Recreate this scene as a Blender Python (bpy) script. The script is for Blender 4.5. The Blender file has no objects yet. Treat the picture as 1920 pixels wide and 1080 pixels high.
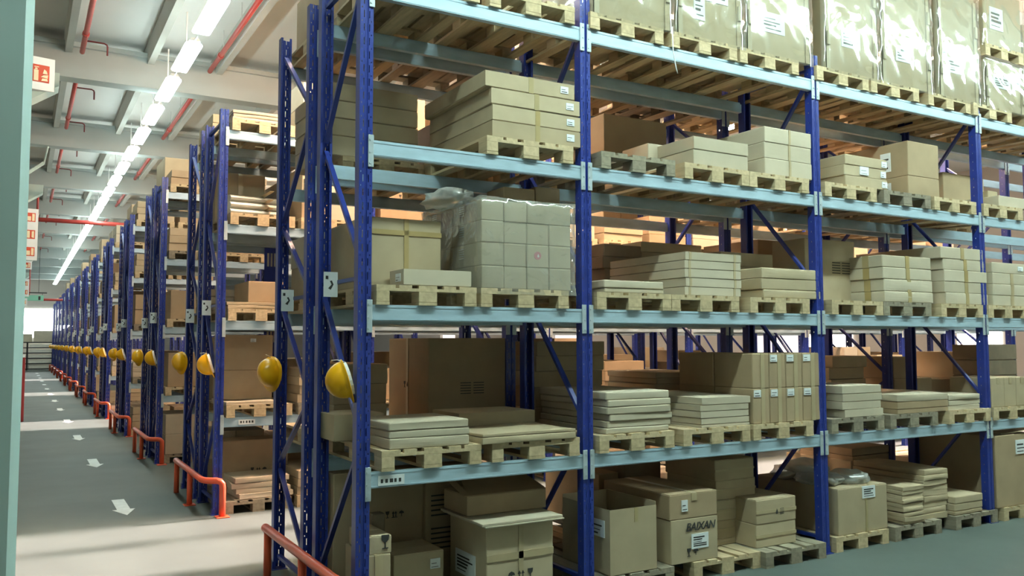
import bpy, bmesh, math, random
from mathutils import Vector, Matrix, noise
random.seed(11)
S = bpy.context.scene
COL = S.collection

# ------------------------------------------------------------------ camera
YAW, PITCH, ROLL, FPX = math.radians(30.166), math.radians(3.652), math.radians(-0.123), 1582.28
CAM = Vector((-2.045, -5.681, 2.061))
FW = Vector((math.sin(YAW)*math.cos(PITCH), math.cos(YAW)*math.cos(PITCH), math.sin(PITCH)))
_r = Vector((math.cos(YAW), -math.sin(YAW), 0)); _u = _r.cross(FW)
RT = _r*math.cos(ROLL)+_u*math.sin(ROLL); UP = -_r*math.sin(ROLL)+_u*math.cos(ROLL)
cd = bpy.data.cameras.new('camera'); cam = bpy.data.objects.new('camera', cd); COL.objects.link(cam)
cd.sensor_width = 36; cd.lens = 36*FPX/1920; cd.clip_end = 300; cd.clip_start = .05
m = Matrix((RT, UP, -FW)).transposed().to_4x4(); m.translation = CAM; cam.matrix_world = m
S.camera = cam

def at(px, py, Y):
    """point of the photograph (1920x1080) on the vertical plane y = Y"""
    d = FW+RT*((px-960)/FPX)-UP*((py-540)/FPX)
    return CAM+d*((Y-CAM.y)/d.y)

# ------------------------------------------------------------------ world, sun, exposure
S.view_settings.view_transform = 'Standard'; S.view_settings.look = 'None'
S.view_settings.exposure = 0.22; S.view_settings.gamma = 1; S.view_settings.use_curve_mapping = False
W = bpy.data.worlds.new('sky'); S.world = W; W.use_nodes = True
W.node_tree.nodes['Background'].inputs[0].default_value = (1, .86, .78, 1)
W.node_tree.nodes['Background'].inputs[1].default_value = 1.6
def light(name, kind, loc, energy, col, rot=None, **k):
    l = bpy.data.lights.new(name, kind); l.energy = energy; l.color = col
    for a, b in k.items(): setattr(l, a, b)
    o = bpy.data.objects.new(name, l); COL.objects.link(o); o.location = loc
    if rot is not None: o.rotation_euler = Vector(rot).to_track_quat('-Z', 'Y').to_euler()
    return o
SUN_DIR = Vector((-math.cos(math.radians(28)), .01, -math.sin(math.radians(28))))
light('sun', 'SUN', (15, 3, 12), 30.0, (1, .74, .70), SUN_DIR, angle=math.radians(1.6))

# ------------------------------------------------------------------ materials
def mat(name, col, rough=.7, metal=0, var=None, nscale=8, namt=.12, bump=0, emit=None, stretch=None, spec=.5):
    m = bpy.data.materials.new(name); m.use_nodes = True; nt = m.node_tree; N = nt.nodes; L = nt.links
    b = N['Principled BSDF']; b.inputs['Roughness'].default_value = rough; b.inputs['Metallic'].default_value = metal
    b.inputs['Specular IOR Level'].default_value = spec
    if emit:
        b.inputs['Base Color'].default_value = (*col, 1)
        b.inputs['Emission Color'].default_value = (*emit[0], 1); b.inputs['Emission Strength'].default_value = emit[1]
        return m
    tc = N.new('ShaderNodeTexCoord'); src = tc.outputs['Object']
    if stretch:
        mp = N.new('ShaderNodeMapping'); mp.inputs['Scale'].default_value = stretch; L.new(src, mp.inputs[0]); src = mp.outputs[0]
    oi = N.new('ShaderNodeObjectInfo')
    nz = N.new('ShaderNodeTexNoise'); nz.noise_dimensions = '4D'; nz.inputs['Scale'].default_value = nscale; nz.inputs['Detail'].default_value = 5
    L.new(src, nz.inputs['Vector'])
    mu = N.new('ShaderNodeMath'); mu.operation = 'MULTIPLY'; mu.inputs[1].default_value = 30; L.new(oi.outputs['Random'], mu.inputs[0]); L.new(mu.outputs[0], nz.inputs['W'])
    c1 = N.new('ShaderNodeMix'); c1.data_type = 'RGBA'
    c1.inputs[6].default_value = (*col, 1); c1.inputs[7].default_value = (*(var or col), 1)
    L.new(oi.outputs['Random'], c1.inputs[0])
    mr = N.new('ShaderNodeMapRange'); mr.inputs[1].default_value = .25; mr.inputs[2].default_value = .75; mr.inputs[3].default_value = 1-namt; mr.inputs[4].default_value = 1+namt
    L.new(nz.outputs['Fac'], mr.inputs[0])
    c2 = N.new('ShaderNodeVectorMath'); c2.operation = 'SCALE'; L.new(c1.outputs[2], c2.inputs[0]); L.new(mr.outputs[0], c2.inputs['Scale'])
    L.new(c2.outputs[0], b.inputs['Base Color'])
    if bump:
        bp = N.new('ShaderNodeBump'); bp.inputs['Strength'].default_value = bump; bp.inputs['Distance'].default_value = .01
        L.new(nz.outputs['Fac'], bp.inputs['Height']); L.new(bp.outputs[0], b.inputs['Normal'])
    return m
M = {}
M['card'] = mat('cardboard', (.38, .305, .195), .85, var=(.45, .37, .245), nscale=5, namt=.08, spec=.25)
M['cardb'] = mat('cardboard_brown', (.33, .24, .145), .85, var=(.38, .29, .18), nscale=5, namt=.09, spec=.25)
M['pale'] = mat('pale_cardboard', (.43, .375, .275), .85, var=(.50, .44, .33), nscale=5, namt=.07, spec=.25)
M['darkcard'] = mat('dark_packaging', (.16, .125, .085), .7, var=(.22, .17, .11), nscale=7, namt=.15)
M['tape'] = mat('packing_tape', (.36, .265, .11), .35, var=(.36, .29, .15), namt=.06)
M['cleartape'] = mat('clear_tape', (.40, .32, .19), .3, namt=.06)
M['paper'] = mat('white_paper', (.72, .76, .76), .6, namt=.03)
M['ink'] = mat('black_ink', (.03, .03, .028), .7, namt=.05)
M['redink'] = mat('red_ink', (.55, .22, .26), .6, namt=.05)
M['wood'] = mat('pallet_wood', (.52, .41, .25), .8, var=(.42, .33, .19), nscale=3, namt=.22, stretch=(9, 1.2, 9), bump=.3)
M['wood2'] = mat('grey_pallet_wood', (.26, .23, .16), .85, var=(.21, .18, .13), nscale=3, namt=.25, stretch=(9, 1.2, 9), bump=.3)
M['beam'] = mat('beam_grey_paint', (.40, .54, .62), .45, metal=.12, var=(.36, .49, .57), nscale=6, namt=.14, stretch=(.8, 1, 3))
M['conn'] = mat('connector_grey_paint', (.45, .53, .56), .4, metal=.3, nscale=14, namt=.15)
M['blue'] = mat('blue_paint', (.014, .031, .20), .35, var=(.016, .035, .23), nscale=9, namt=.15)
M['yellow'] = mat('yellow_plastic', (.86, .42, .004), .28, nscale=6, namt=.05)
M['strap'] = mat('white_suspension', (.7, .72, .72), .5, namt=.04)
M['band'] = mat('brown_sweatband', (.12, .07, .04), .8, namt=.1)
M['orange'] = mat('orange_red_paint', (.68, .105, .04), .35, var=(.62, .09, .04), nscale=10, namt=.12)
M['redpaint'] = mat('red_pipe_paint', (.5, .07, .06), .4, namt=.08)
M['darkred'] = mat('dark_red_paint', (.28, .02, .02), .45, namt=.08)
M['hook'] = mat('dark_red_pipe', (.18, .03, .03), .5, namt=.08)
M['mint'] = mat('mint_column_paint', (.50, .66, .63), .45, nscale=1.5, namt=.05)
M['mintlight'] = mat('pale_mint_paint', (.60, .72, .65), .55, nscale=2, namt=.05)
M['concrete'] = mat('painted_concrete_beam', (.40, .45, .44), .8, nscale=1.2, namt=.08)
M['deck'] = mat('ceiling_panel', (.78, .79, .76), .85, nscale=.7, namt=.05)
M['joist'] = mat('joist_grey', (.50, .52, .48), .8, nscale=1.5, namt=.08)
M['wall'] = mat('wall_plaster', (.42, .42, .39), .9, nscale=1, namt=.05)
M['floor'] = mat('grey_green_floor', (.090, .114, .102), .62, spec=.3, nscale=1.3, namt=.16, bump=.02)
M['arrow'] = mat('white_floor_tape', (.72, .78, .74), .6, nscale=12, namt=.12)
M['sign'] = mat('white_sign_board', (.80, .85, .84), .5, namt=.03)
M['signred'] = mat('sign_red', (.62, .07, .02), .5, namt=.05)
M['signcream'] = mat('sign_cream', (.86, .75, .50), .5, namt=.03)
M['bluesign'] = mat('blue_sign', (.02, .06, .45), .5, namt=.03)
M['black'] = mat('black_steel', (.015, .015, .018), .5, namt=.1)
M['greensign'] = mat('green_sign', (.25, .62, .45), .5, namt=.03)
M['foam'] = mat('white_foam_roll', (.70, .66, .56), .7, namt=.05)
M['housing'] = mat('lamp_housing', (.7, .72, .7), .4, namt=.03)
M['tube'] = mat('lamp_tube', (1, 1, 1), .4, emit=((.82, 1, .97), 27))
M['tubefront'] = mat('front_lamp_tube', (1, 1, 1), .4, emit=((.76, 1, .94), 84))
M['tubewarm'] = mat('warm_lamp_tube', (1, 1, 1), .4, emit=((1, .66, .46), 190))
M['glow'] = mat('daylight_window', (1, 1, 1), .4, emit=((.97, 1, .98), 12))
M['glowwarm'] = mat('warm_daylight_window', (1, 1, 1), .4, emit=((1, .90, .86), 6))

def slotted(base):
    """blue upright paint with the rows of slots punched through the section's front"""
    nt = base.node_tree; N = nt.nodes; L = nt.links; b = N['Principled BSDF']; out = N['Material Output']
    tc = N.new('ShaderNodeTexCoord'); sp = N.new('ShaderNodeSeparateXYZ'); L.new(tc.outputs['Object'], sp.inputs[0])
    ge = N.new('ShaderNodeNewGeometry'); sn = N.new('ShaderNodeSeparateXYZ'); L.new(ge.outputs['True Normal'], sn.inputs[0])
    def op(o, a, bb=None, clamp=False):
        n = N.new('ShaderNodeMath'); n.operation = o
        for i, v in enumerate((a, bb)):
            if v is None: continue
            if isinstance(v, (int, float)): n.inputs[i].default_value = v
            else: L.new(v, n.inputs[i])
        return n.outputs[0]
    zz = op('FRACT', op('DIVIDE', sp.outputs[2], .1))
    xa = op('ABSOLUTE', sp.outputs[0])
    slot = op('MULTIPLY', op('LESS_THAN', op('ABSOLUTE', op('SUBTRACT', zz, .3)), .27), op('LESS_THAN', op('ABSOLUTE', op('SUBTRACT', xa, .020)), .0034))
    dot = op('MULTIPLY', op('LESS_THAN', op('ABSOLUTE', op('SUBTRACT', zz, .78)), .06), op('LESS_THAN', op('ABSOLUTE', op('SUBTRACT', xa, .036)), .0032))
    fy = op('GREATER_THAN', op('ABSOLUTE', sn.outputs[1]), .7)
    side = op('MULTIPLY', op('GREATER_THAN', op('ABSOLUTE', sn.outputs[0]), .7),
              op('MULTIPLY', op('LESS_THAN', op('ABSOLUTE', op('SUBTRACT', zz, .5)), .07), op('LESS_THAN', op('ABSOLUTE', op('SUBTRACT', sp.outputs[1], .045)), .004)))
    msk = op('MAXIMUM', op('MULTIPLY', fy, op('MAXIMUM', slot, dot)), side)
    tr = N.new('ShaderNodeBsdfTransparent'); mx = N.new('ShaderNodeMixShader')
    L.new(msk, mx.inputs[0]); L.new(b.outputs[0], mx.inputs[1]); L.new(tr.outputs[0], mx.inputs[2]); L.new(mx.outputs[0], out.inputs[0])
    return base
M['post'] = slotted(mat('slotted_blue_upright', (.015, .033, .215), .35, var=(.017, .037, .24), nscale=9, namt=.18))

def film(name, clear, rough, white=.12, ns=2.2, bs=.45):
    m = bpy.data.materials.new(name); m.use_nodes = True; nt = m.node_tree; N = nt.nodes; L = nt.links
    N.remove(N['Principled BSDF']); out = N['Material Output']
    tr = N.new('ShaderNodeBsdfTransparent'); tr.inputs[0].default_value = (.95, .96, .94, 1)
    gl = N.new('ShaderNodeBsdfGlossy'); gl.inputs['Roughness'].default_value = rough; gl.inputs[0].default_value = (.95, .97, .95, 1)
    df = N.new('ShaderNodeBsdfDiffuse'); df.inputs[0].default_value = (.75, .78, .74, 1)
    tc = N.new('ShaderNodeTexCoord'); nz = N.new('ShaderNodeTexNoise'); nz.inputs['Scale'].default_value = ns; nz.inputs['Detail'].default_value = 1.5; nz.inputs['Distortion'].default_value = .8
    L.new(tc.outputs['Object'], nz.inputs[0]); bp = N.new('ShaderNodeBump'); bp.inputs['Strength'].default_value = bs; bp.inputs['Distance'].default_value = .05
    L.new(nz.outputs['Fac'], bp.inputs['Height']); L.new(bp.outputs[0], gl.inputs['Normal'])
    lw = N.new('ShaderNodeLayerWeight'); lw.inputs[0].default_value = .25; L.new(bp.outputs[0], lw.inputs['Normal'])
    mr = N.new('ShaderNodeMapRange'); mr.inputs[3].default_value = 1-clear; mr.inputs[4].default_value = .8; L.new(lw.outputs['Facing'], mr.inputs[0])
    m1 = N.new('ShaderNodeMixShader'); m1.inputs[0].default_value = white; L.new(gl.outputs[0], m1.inputs[1]); L.new(df.outputs[0], m1.inputs[2])
    m2 = N.new('ShaderNodeMixShader'); L.new(mr.outputs[0], m2.inputs[0]); L.new(tr.outputs[0], m2.inputs[1]); L.new(m1.outputs[0], m2.inputs[2])
    L.new(m2.outputs[0], out.inputs[0]); return m
M['film'] = film('stretch_film', .93, .09)
M['film2'] = film('bag_film', .5, .15, .6, 6, .4)
M['film3'] = film('load_film', .84, .10, .4, 5, .8)
g = bpy.data.materials.new('rooflight_glazing'); g.use_nodes = True
gn = g.node_tree.nodes; gn.remove(gn['Principled BSDF']); gt = gn.new('ShaderNodeBsdfTransparent'); gt.inputs[0].default_value = (.95, .95, .95, 1)
g.node_tree.links.new(gt.outputs[0], gn['Material Output'].inputs[0]); M['glass'] = g

# ------------------------------------------------------------------ mesh helpers
class MB:
    def __init__(s): s.v = []; s.f = []
    def add(s, v, f):
        n = len(s.v); s.v += [tuple(p) for p in v]; s.f += [tuple(i+n for i in q) for q in f]; return s
    def box(s, x0, x1, y0, y1, z0, z1, mtx=None):
        v = [Vector(p) for p in ((x0,y0,z0),(x1,y0,z0),(x1,y1,z0),(x0,y1,z0),(x0,y0,z1),(x1,y0,z1),(x1,y1,z1),(x0,y1,z1))]
        if mtx: v = [mtx @ p for p in v]
        return s.add(v, [(0,3,2,1),(4,5,6,7),(0,1,5,4),(1,2,6,5),(2,3,7,6),(3,0,4,7)])
    def cbox(s, x0, x1, y0, y1, z0, z1, c):
        """box with chamfered edges"""
        bm = bmesh.new(); bmesh.ops.create_cube(bm, size=1)
        for v in bm.verts: v.co = Vector(((x0+x1)/2+v.co.x*(x1-x0), (y0+y1)/2+v.co.y*(y1-y0), (z0+z1)/2+v.co.z*(z1-z0)))
        bmesh.ops.bevel(bm, geom=bm.edges[:], offset=c, segments=1, affect='EDGES')
        bm.verts.index_update(); s.add([v.co.copy() for v in bm.verts], [[v.index for v in f.verts] for f in bm.faces]); bm.free(); return s
    def bar(s, p, q, w, h, up=(0,0,1)):
        p, q = Vector(p), Vector(q); d = (q-p).normalized(); a = d.cross(Vector(up))
        if a.length < 1e-4: a = d.cross(Vector((0,1,0)))
        a.normalize(); b = a.cross(d)
        v = [e+a*(i*w/2)+b*(j*h/2) for e in (p, q) for i, j in ((-1,-1),(1,-1),(1,1),(-1,1))]
        return s.add(v, [(3,2,1,0),(4,5,6,7),(0,1,5,4),(1,2,6,5),(2,3,7,6),(3,0,4,7)])
    def tube(s, pts, r, n=10):
        pts = [Vector(p) for p in pts]; V = []; F = []
        prev = None
        for i, p in enumerate(pts):
            d = ((pts[min(i+1, len(pts)-1)]-pts[max(i-1, 0)])).normalized()
            if prev is None: a = d.cross(Vector((0,0,1))) if abs(d.z) < .9 else d.cross(Vector((1,0,0)))
            else: a = prev-d*prev.dot(d)
            a.normalize(); prev = a; b = d.cross(a)
            V += [p+a*(r*math.cos(t*2*math.pi/n))+b*(r*math.sin(t*2*math.pi/n)) for t in range(n)]
        for i in range(len(pts)-1):
            for t in range(n): F.append((i*n+t, i*n+(t+1)%n, (i+1)*n+(t+1)%n, (i+1)*n+t))
        F.append(tuple(range(n))[::-1]); F.append(tuple((len(pts)-1)*n+t for t in range(n)))
        return s.add(V, F)
    def prism(s, poly, y0, y1):
        """xz polygon extruded along y"""
        n = len(poly); v = [(x, y0, z) for x, z in poly]+[(x, y1, z) for x, z in poly]
        return s.add(v, [tuple(range(n)), tuple(range(2*n-1, n-1, -1))]+[(i, i+n, (i+1)%n+n, (i+1)%n) for i in range(n)])
    def mesh(s, name, m, smooth=False):
        me = bpy.data.meshes.new(name); me.from_pydata(s.v, [], s.f); me.materials.append(m)
        bm = bmesh.new(); bm.from_mesh(me); bmesh.ops.recalc_face_normals(bm, faces=bm.faces[:]); bm.to_mesh(me); bm.free()
        if smooth: me.polygons.foreach_set('use_smooth', [True]*len(me.polygons))
        return me
    def build(s, name, m, parent=None, loc=(0,0,0), smooth=False, kind=None):
        return put(name, s.mesh(name, m, smooth), parent, loc, kind=kind)
def put(name, me, parent=None, loc=(0,0,0), rz=0, kind=None):
    o = bpy.data.objects.new(name, me); COL.objects.link(o)
    if parent: o.parent = parent
    o.location = loc; o.rotation_euler.z = rz
    if kind: o['kind'] = kind
    return o
USED = {}
def tag(o, label, cat, group=None):
    if label in USED: print('DUPLICATE LABEL', label)
    USED[label] = o; n = len(label.replace(',', ' ').split())
    import re
    if len(re.findall(r"[A-Za-z0-9][A-Za-z0-9'-]*", label)) > 16: print('LONG LABEL', n, label)
    o['label'] = label; o['category'] = cat
    if group: o['group'] = group
    return o
def thing(name, loc, label, cat, group=None, rz=0):
    o = bpy.data.objects.new(name, None); COL.objects.link(o); o.location = loc; o.rotation_euler.z = rz; o.empty_display_size = .1
    return tag(o, label, cat, group)
def copy_tree(o, parent=None):
    c = o.copy(); COL.objects.link(c)
    if parent: c.parent = parent
    for ch in list(o.children): copy_tree(ch, c)
    return c

# ------------------------------------------------------------------ the setting
LV = [0.0, 1.15, 2.328, 3.513, 4.686]         # floor and the four shelf heights (beam tops)
BX = [0.0, 1.92, 4.734, 7.52, 10.32, 13.12, 15.92, 18.72]   # frames along the rack
TOP = 4.94
PITCHY = 4.965
NR = 14
XL, XR, Y0, Y1, ZC = -8.0, 24.0, -10.0, 70.0, 7.5
b = MB(); b.box(XL, XR, Y0, Y1, -.2, 0); b.build('floor', M['floor'], kind='structure')
# rooflight strips above the lit aisles
STRIPS = [(1.9, 5.3), (16.9, 19.8), (32.0, 34.6), (47.0, 49.4)]
b = MB(); ya = Y0
for s0, s1 in STRIPS:
    b.box(XL, XR, ya, s0, ZC, ZC+.15); b.box(XL, 9, s0, s1, ZC, ZC+.15); ya = s1
b.box(XL, XR, ya, Y1, ZC, ZC+.15); b.build('ceiling', M['deck'], kind='structure')
for i, (s0, s1) in enumerate(STRIPS):
    b = MB(); b.box(9, XR, s0, s1, ZC+.05, ZC+.06); b.build('window_%d' % (i+2), M['glass'], kind='structure')
b = MB(); b.box(XL-.2, XL, Y0, Y1, 0, ZC); b.build('wall_left', M['wall'], kind='structure')
b = MB(); b.box(XL, XR, Y0-.2, Y0, 0, ZC); b.build('wall_front', M['wall'], kind='structure')
b = MB(); b.box(XL, XR, Y1, Y1+.2, 0, ZC); b.build('wall_back', M['wall'], kind='structure')
b = MB(); ya = Y0
for s0, s1 in STRIPS:
    b.box(XR, XR+.2, ya, s0, 0, ZC); b.box(XR, XR+.2, s0, s1, 0, .3); ya = s1
b.box(XR, XR+.2, ya, Y1, 0, ZC); b.build('wall_right', M['wall'], kind='structure')
for i, (s0, s1) in enumerate(STRIPS):
    b = MB(); b.box(XR+.08, XR+.09, s0, s1, .3, ZC); b.build('window_%d' % (i+6), M['glass'], kind='structure')
# daylight windows: back wall band, and one in the right wall seen between the loads
b = MB(); b.box(-6, 3, Y1-.05, Y1-.02, 2.5, 4.7); b.build('window_1', M['glow'], kind='structure')
b = MB(); b.box(XR-.05, XR-.02, 14.6, 16.6, 1.7, 2.9); b.build('window_10', M['glowwarm'], kind='structure')
b = MB(); b.box(XR-.05, XR-.02, 9.2, 10.6, 1.9, 2.7); b.build('window_11', M['glowwarm'], kind='structure')

BEAMY = [-7.1+6*k for k in range(13)]
for i, y in enumerate(BEAMY):
    b = MB(); b.prism([(XL, 6.70), (XR, 6.70), (XR, 7.27), (XL, 7.27)], y-.17, y+.17); b.box(XL, XR, y-.24, y+.24, 7.24, 7.32)
    b.build('trim_%d' % (i+1), M['concrete'], kind='structure')
for i, x in enumerate([-4.7, -3.1, -1.47, -.14, 1.06, 2.6, 4.2, 5.8, 7.4]):
    b = MB(); b.prism([(x-.055, 7.14), (x+.055, 7.14), (x+.075, ZC), (x-.075, ZC)], Y0, Y1)
    b.build('trim_%d' % (i+20), M['joist'], kind='structure')
# columns of the left side, with the corbels that carry the beams
for k in range(1, 13):
    y = BEAMY[k]
    b = MB(); b.cbox(-2.62, -2.035, y-.28, y+.28, 0, 6.72, .035)
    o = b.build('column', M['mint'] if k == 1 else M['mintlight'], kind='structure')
    if k % 2 == 1 and k > 1:
        c = MB(); c.add([(-2.1, y-.25, 6.15), (-2.1, y-.25, 6.72), (-1.60, y-.25, 6.72), (-1.60, y-.25, 6.50),
                         (-2.1, y+.25, 6.15), (-2.1, y+.25, 6.72), (-1.60, y+.25, 6.72), (-1.60, y+.25, 6.50)],
                        [(0,1,2,3), (7,6,5,4), (0,4,5,1), (1,5,6,2), (2,6,7,3), (3,7,4,0)])
        c.build('corbel', M['mintlight'], o)
    elif k > 1:
        c = MB(); c.bar((-2.05, y, 6.0), (-1.7, y, 6.3), .1, .06); c.tube([(-1.7, y, 6.28), (-1.62, y, 6.7)], .02, 6); c.build('strut', M['mintlight'], o)

# ------------------------------------------------------------------ lamps
WO = ['first', 'second', 'third', 'fourth', 'fifth', 'sixth', 'seventh', 'eighth', 'ninth', 'tenth', 'eleventh', 'twelfth', 'thirteenth', 'fourteenth',
      'fifteenth', 'sixteenth', 'seventeenth', 'eighteenth', 'nineteenth', 'twentieth', 'twenty-first', 'twenty-second', 'twenty-third', 'twenty-fourth', 'twenty-fifth',
      'twenty-sixth', 'twenty-seventh', 'twenty-eighth', 'twenty-ninth', 'thirtieth', 'thirty-first', 'thirty-second', 'thirty-third', 'thirty-fourth', 'thirty-fifth', 'thirty-sixth']
def lamp_proto(along, tube):
    o = bpy.data.objects.new('ceiling_lamp', None); COL.objects.link(o)
    a = MB(); bb = MB(); c = MB()
    if along == 'y':
        a.add([(-.08,-.74,.03), (.08,-.74,.03), (.05,-.74,.08), (-.05,-.74,.08), (-.08,.74,.03), (.08,.74,.03), (.05,.74,.08), (-.05,.74,.08)],
              [(0,3,2,1)[::-1], (4,5,6,7), (1,2,6,5), (2,3,7,6), (3,0,4,7)])
        bb.cbox(-.12, .12, -.68, .68, -.035, .03, .02); c.box(-.01, .01, .72, 1.18, .03, .045); c.box(-.01, .01, -.01, .01, .08, .72)
    else:
        a.add([(-.74,-.03,.03), (-.74,.03,.03), (-.74,.03,.08), (-.74,-.03,.08), (.74,-.03,.03), (.74,.03,.03), (.74,.03,.08), (.74,-.03,.08)],
              [(0,1,2,3), (7,6,5,4), (1,2,6,5), (2,3,7,6), (3,0,4,7)])
        bb.cbox(-.72, .72, -.10, .10, -.035, .03, .02); c.box(.74, 1.16, -.02, .02, 0, .03); c.box(-.01, .01, -.01, .01, .08, .72)
    a.build('lamp_housing', M['housing'], o); bb.build('diffuser', tube, o); c.build('wire_link', M['housing'], o)
    return o
proto = lamp_proto('y', M['tube']); first = True
for i in range(34):
    o = proto if first else copy_tree(proto); first = False
    o.location = (.02, 2.1+1.9*i, 6.42)
    tag(o, 'glowing ceiling lamp, %s along the main aisle lamp line' % WO[i], 'ceiling lamp', 'ceiling lamps above the main aisle')
proto = lamp_proto('x', M['tubefront']); first = True
for j, y in enumerate((-1.95,)):
    for i in range(9):
        o = proto if first else copy_tree(proto); first = False
        o.location = (-1.0+1.9*i, y, 6.42)
        tag(o, 'glowing ceiling lamp, %s above the aisle before the front rack' % WO[i], 'ceiling lamp', 'ceiling lamps above the front aisle')
proto = lamp_proto('x', M['tubewarm']); first = True  # unseen lamp row, added to throw warm light on the second rack's goods
for i in range(9):
    o = proto if first else copy_tree(proto); first = False
    o.location = (1.3+1.9*i, 3.7, 6.42)
    tag(o, 'warm ceiling lamp, %s above the aisle behind the front rack' % WO[i], 'ceiling lamp', 'warm ceiling lamps behind the front rack')
proto = lamp_proto('y', M['tubewarm']); first = True
for j, x in enumerate((5.2, 10.4)):
    for i in range(7):
        o = proto if first else copy_tree(proto); first = False
        o.location = (x, 6.5+5*i, 6.42)
        tag(o, 'warm ceiling lamp, %s of the %s row above the loaded racks' % (WO[i], ['inner', 'outer'][j]), 'ceiling lamp', 'ceiling lamps over the racks')

# ------------------------------------------------------------------ racks
def post_mesh(h, flip):
    """open omega section, front face on y=0, origin at the middle of the front face"""
    t = .003; s = -1 if flip else 1
    prof = [(-.03, .085), (-.05, .085), (-.05, .0), (-.012, .0), (-.008, .008), (.008, .008), (.012, .0), (.05, .0), (.05, .085), (.03, .085)]
    V = []; F = []; n = len(prof)
    for z in (0, h):
        V += [(x, s*y, z) for x, y in prof]
    inner = [(-.03, .082), (-.047, .082), (-.047, .003), (-.011, .003), (-.007, .011), (.007, .011), (.011, .003), (.047, .003), (.047, .082), (.03, .082)]
    for z in (0, h): V += [(x, s*y, z) for x, y in inner]
    for i in range(n-1):
        F.append((i, i+1, n+i+1, n+i)); F.append((2*n+i, 3*n+i, 3*n+i+1, 2*n+i+1))
        F.append((n+i, n+i+1, 3*n+i+1, 3*n+i))
    b = MB(); b.add(V, F); return b.mesh('upright_post', M['post'])
POST = {f: post_mesh(TOP, f) for f in (False, True)}
b = MB(); b.box(-.07, .07, -.03, .1, 0, .006); b.box(-.06, -.05, 0, .08, .006, .07); b.box(.05, .06, 0, .08, .006, .07); FOOT = b.mesh('foot_plate', M['blue'])
BEAMS = {}
def beam_mesh(w):
    k = round(w, 3)
    if k not in BEAMS:
        b = MB(); b.add([(x, y, z) for x in (0, w) for y, z in ((0,-.115),(.05,-.115),(.05,-.025),(.03,-.025),(.03,0),(0,0))],
                        [(0,1,2,3,4,5)[::-1], (6,7,8,9,10,11)]+[(i, (i+1)%6, 6+(i+1)%6, 6+i) for i in range(6)])
        b.box(0, w, -.003, .0, -.020, -.012); b.box(0, w, -.003, 0, -.108, -.100)
        BEAMS[k] = b.mesh('beam', M['beam'])
    return BEAMS[k]
b = MB(); b.cbox(-.036, .006, -.012, -.002, -.20, .035, .002)
for z in (-.17, -.09, 0.0): b.tube([(-.022, -.018, z), (-.022, -.012, z)], .007, 8)
CONL = b.mesh('beam_connector', M['conn'])
b = MB(); b.cbox(-.006, .036, -.012, -.002, -.20, .035, .002)
for z in (-.17, -.09, 0.0): b.tube([(.022, -.018, z), (.022, -.012, z)], .007, 8)
CONR = b.mesh('beam_connector', M['conn'])
BRN = [(1, .30, 0, 1.30), (0, 1.45, 1, 2.42), (1, 2.52, 0, 2.52), (0, 2.65, 1, 3.60), (1, 3.68, 0, 4.70), (0, 4.80, 1, 4.80), (0, .15, 1, .15)]
BRF = [(1, .90, 0, .25), (0, 1.55, 1, .97), (1, 2.38, 0, 1.66), (0, 2.45, 1, 2.45), (1, 3.12, 0, 2.52), (0, 3.95, 1, 3.18), (0, 4.06, 1, 4.74), (0, .12, 1, .12)]
BRM = {}
def brace_mesh(k, D):
    if (k, D) not in BRM:
        a, za, c, zc = k; b = MB()
        ya, yc = (.08, D-.08)[a], (.08, D-.08)[c]
        b.bar((0, ya, za), (0, yc, zc), .028, .038, up=(1, 0, 0)); BRM[(k, D)] = b.mesh('brace', M['blue'])
    return BRM[(k, D)]
def rack(Y, D, nb, label, group, braces, full, backfull=True):
    r = thing('pallet_rack', (0, Y, 0), label, 'pallet rack', group)
    for i in range(nb+1):
        x = BX[i]+.05
        for f in (0, 1):
            p = put('upright_post', POST[bool(f)], r, (x, D if f else 0, 0))
            fo = put('foot_plate', FOOT, p, (0, -.085 if f else 0, 0))
        for k in braces if (full or i == 0) else braces[:3]: put('brace', brace_mesh(k, D), r, (x, 0, 0))
    for i in range(nb):
        w = BX[i+1]-BX[i]-.1
        for z in LV[1:]:
            for f in (0, 1):
                o = put('beam', beam_mesh(w), r, (BX[i]+.1+(w if f else 0), D if f else 0, z), math.pi if f else 0)
                if f == 0 and (full or i == 0):
                    put('beam_connector', CONL, o, (0, 0, 0)); put('beam_connector', CONR, o, (w, 0, 0))
    return r
D1 = 1.0
RK = ['front rack']+[WO[i]+' rack' for i in range(1, NR)]
RACKS = {}
for k in range(NR):
    y = k*PITCHY; nb = 5 if k == 0 else 6 if k < 3 else 1
    nm = 'blue pallet rack facing the viewer, grey shelf beams, first from the viewer' if k == 0 else 'blue pallet rack, front row, %s from the viewer along the aisle' % WO[k]
    RACKS[k, 0] = rack(y, D1, nb, nm, 'pallet racks along the main aisle', BRN, k < 2)
    nb2 = 5 if k == 0 else 6 if k == 1 else 1
    RACKS[k, 1] = rack(y+1.25, D1, nb2, 'blue pallet rack, back-to-back row behind the %s' % RK[k], 'pallet racks along the main aisle', BRF, k < 1)
# price and location stickers on the beams
def sticker(parent_rack, x, z, w=.2, h=.06):
    b = MB(); b.box(0, w, -.006, -.003, 0, h); o = b.build('shelf_label', M['paper'], parent_rack, (x, 0, z)); o['label'] = 'white shelf label'
    c = MB()
    for i in range(5): c.box(.02+i*.034, .02+i*.034+random.uniform(.01, .026), -.0075, -.006, .018, .045)
    c.build('print', M['ink'], o)
sticker(RACKS[0, 0], .16, 1.15-.1, .2, .07); sticker(RACKS[1, 0], .28, 1.15-.09, .2, .06)

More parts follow.
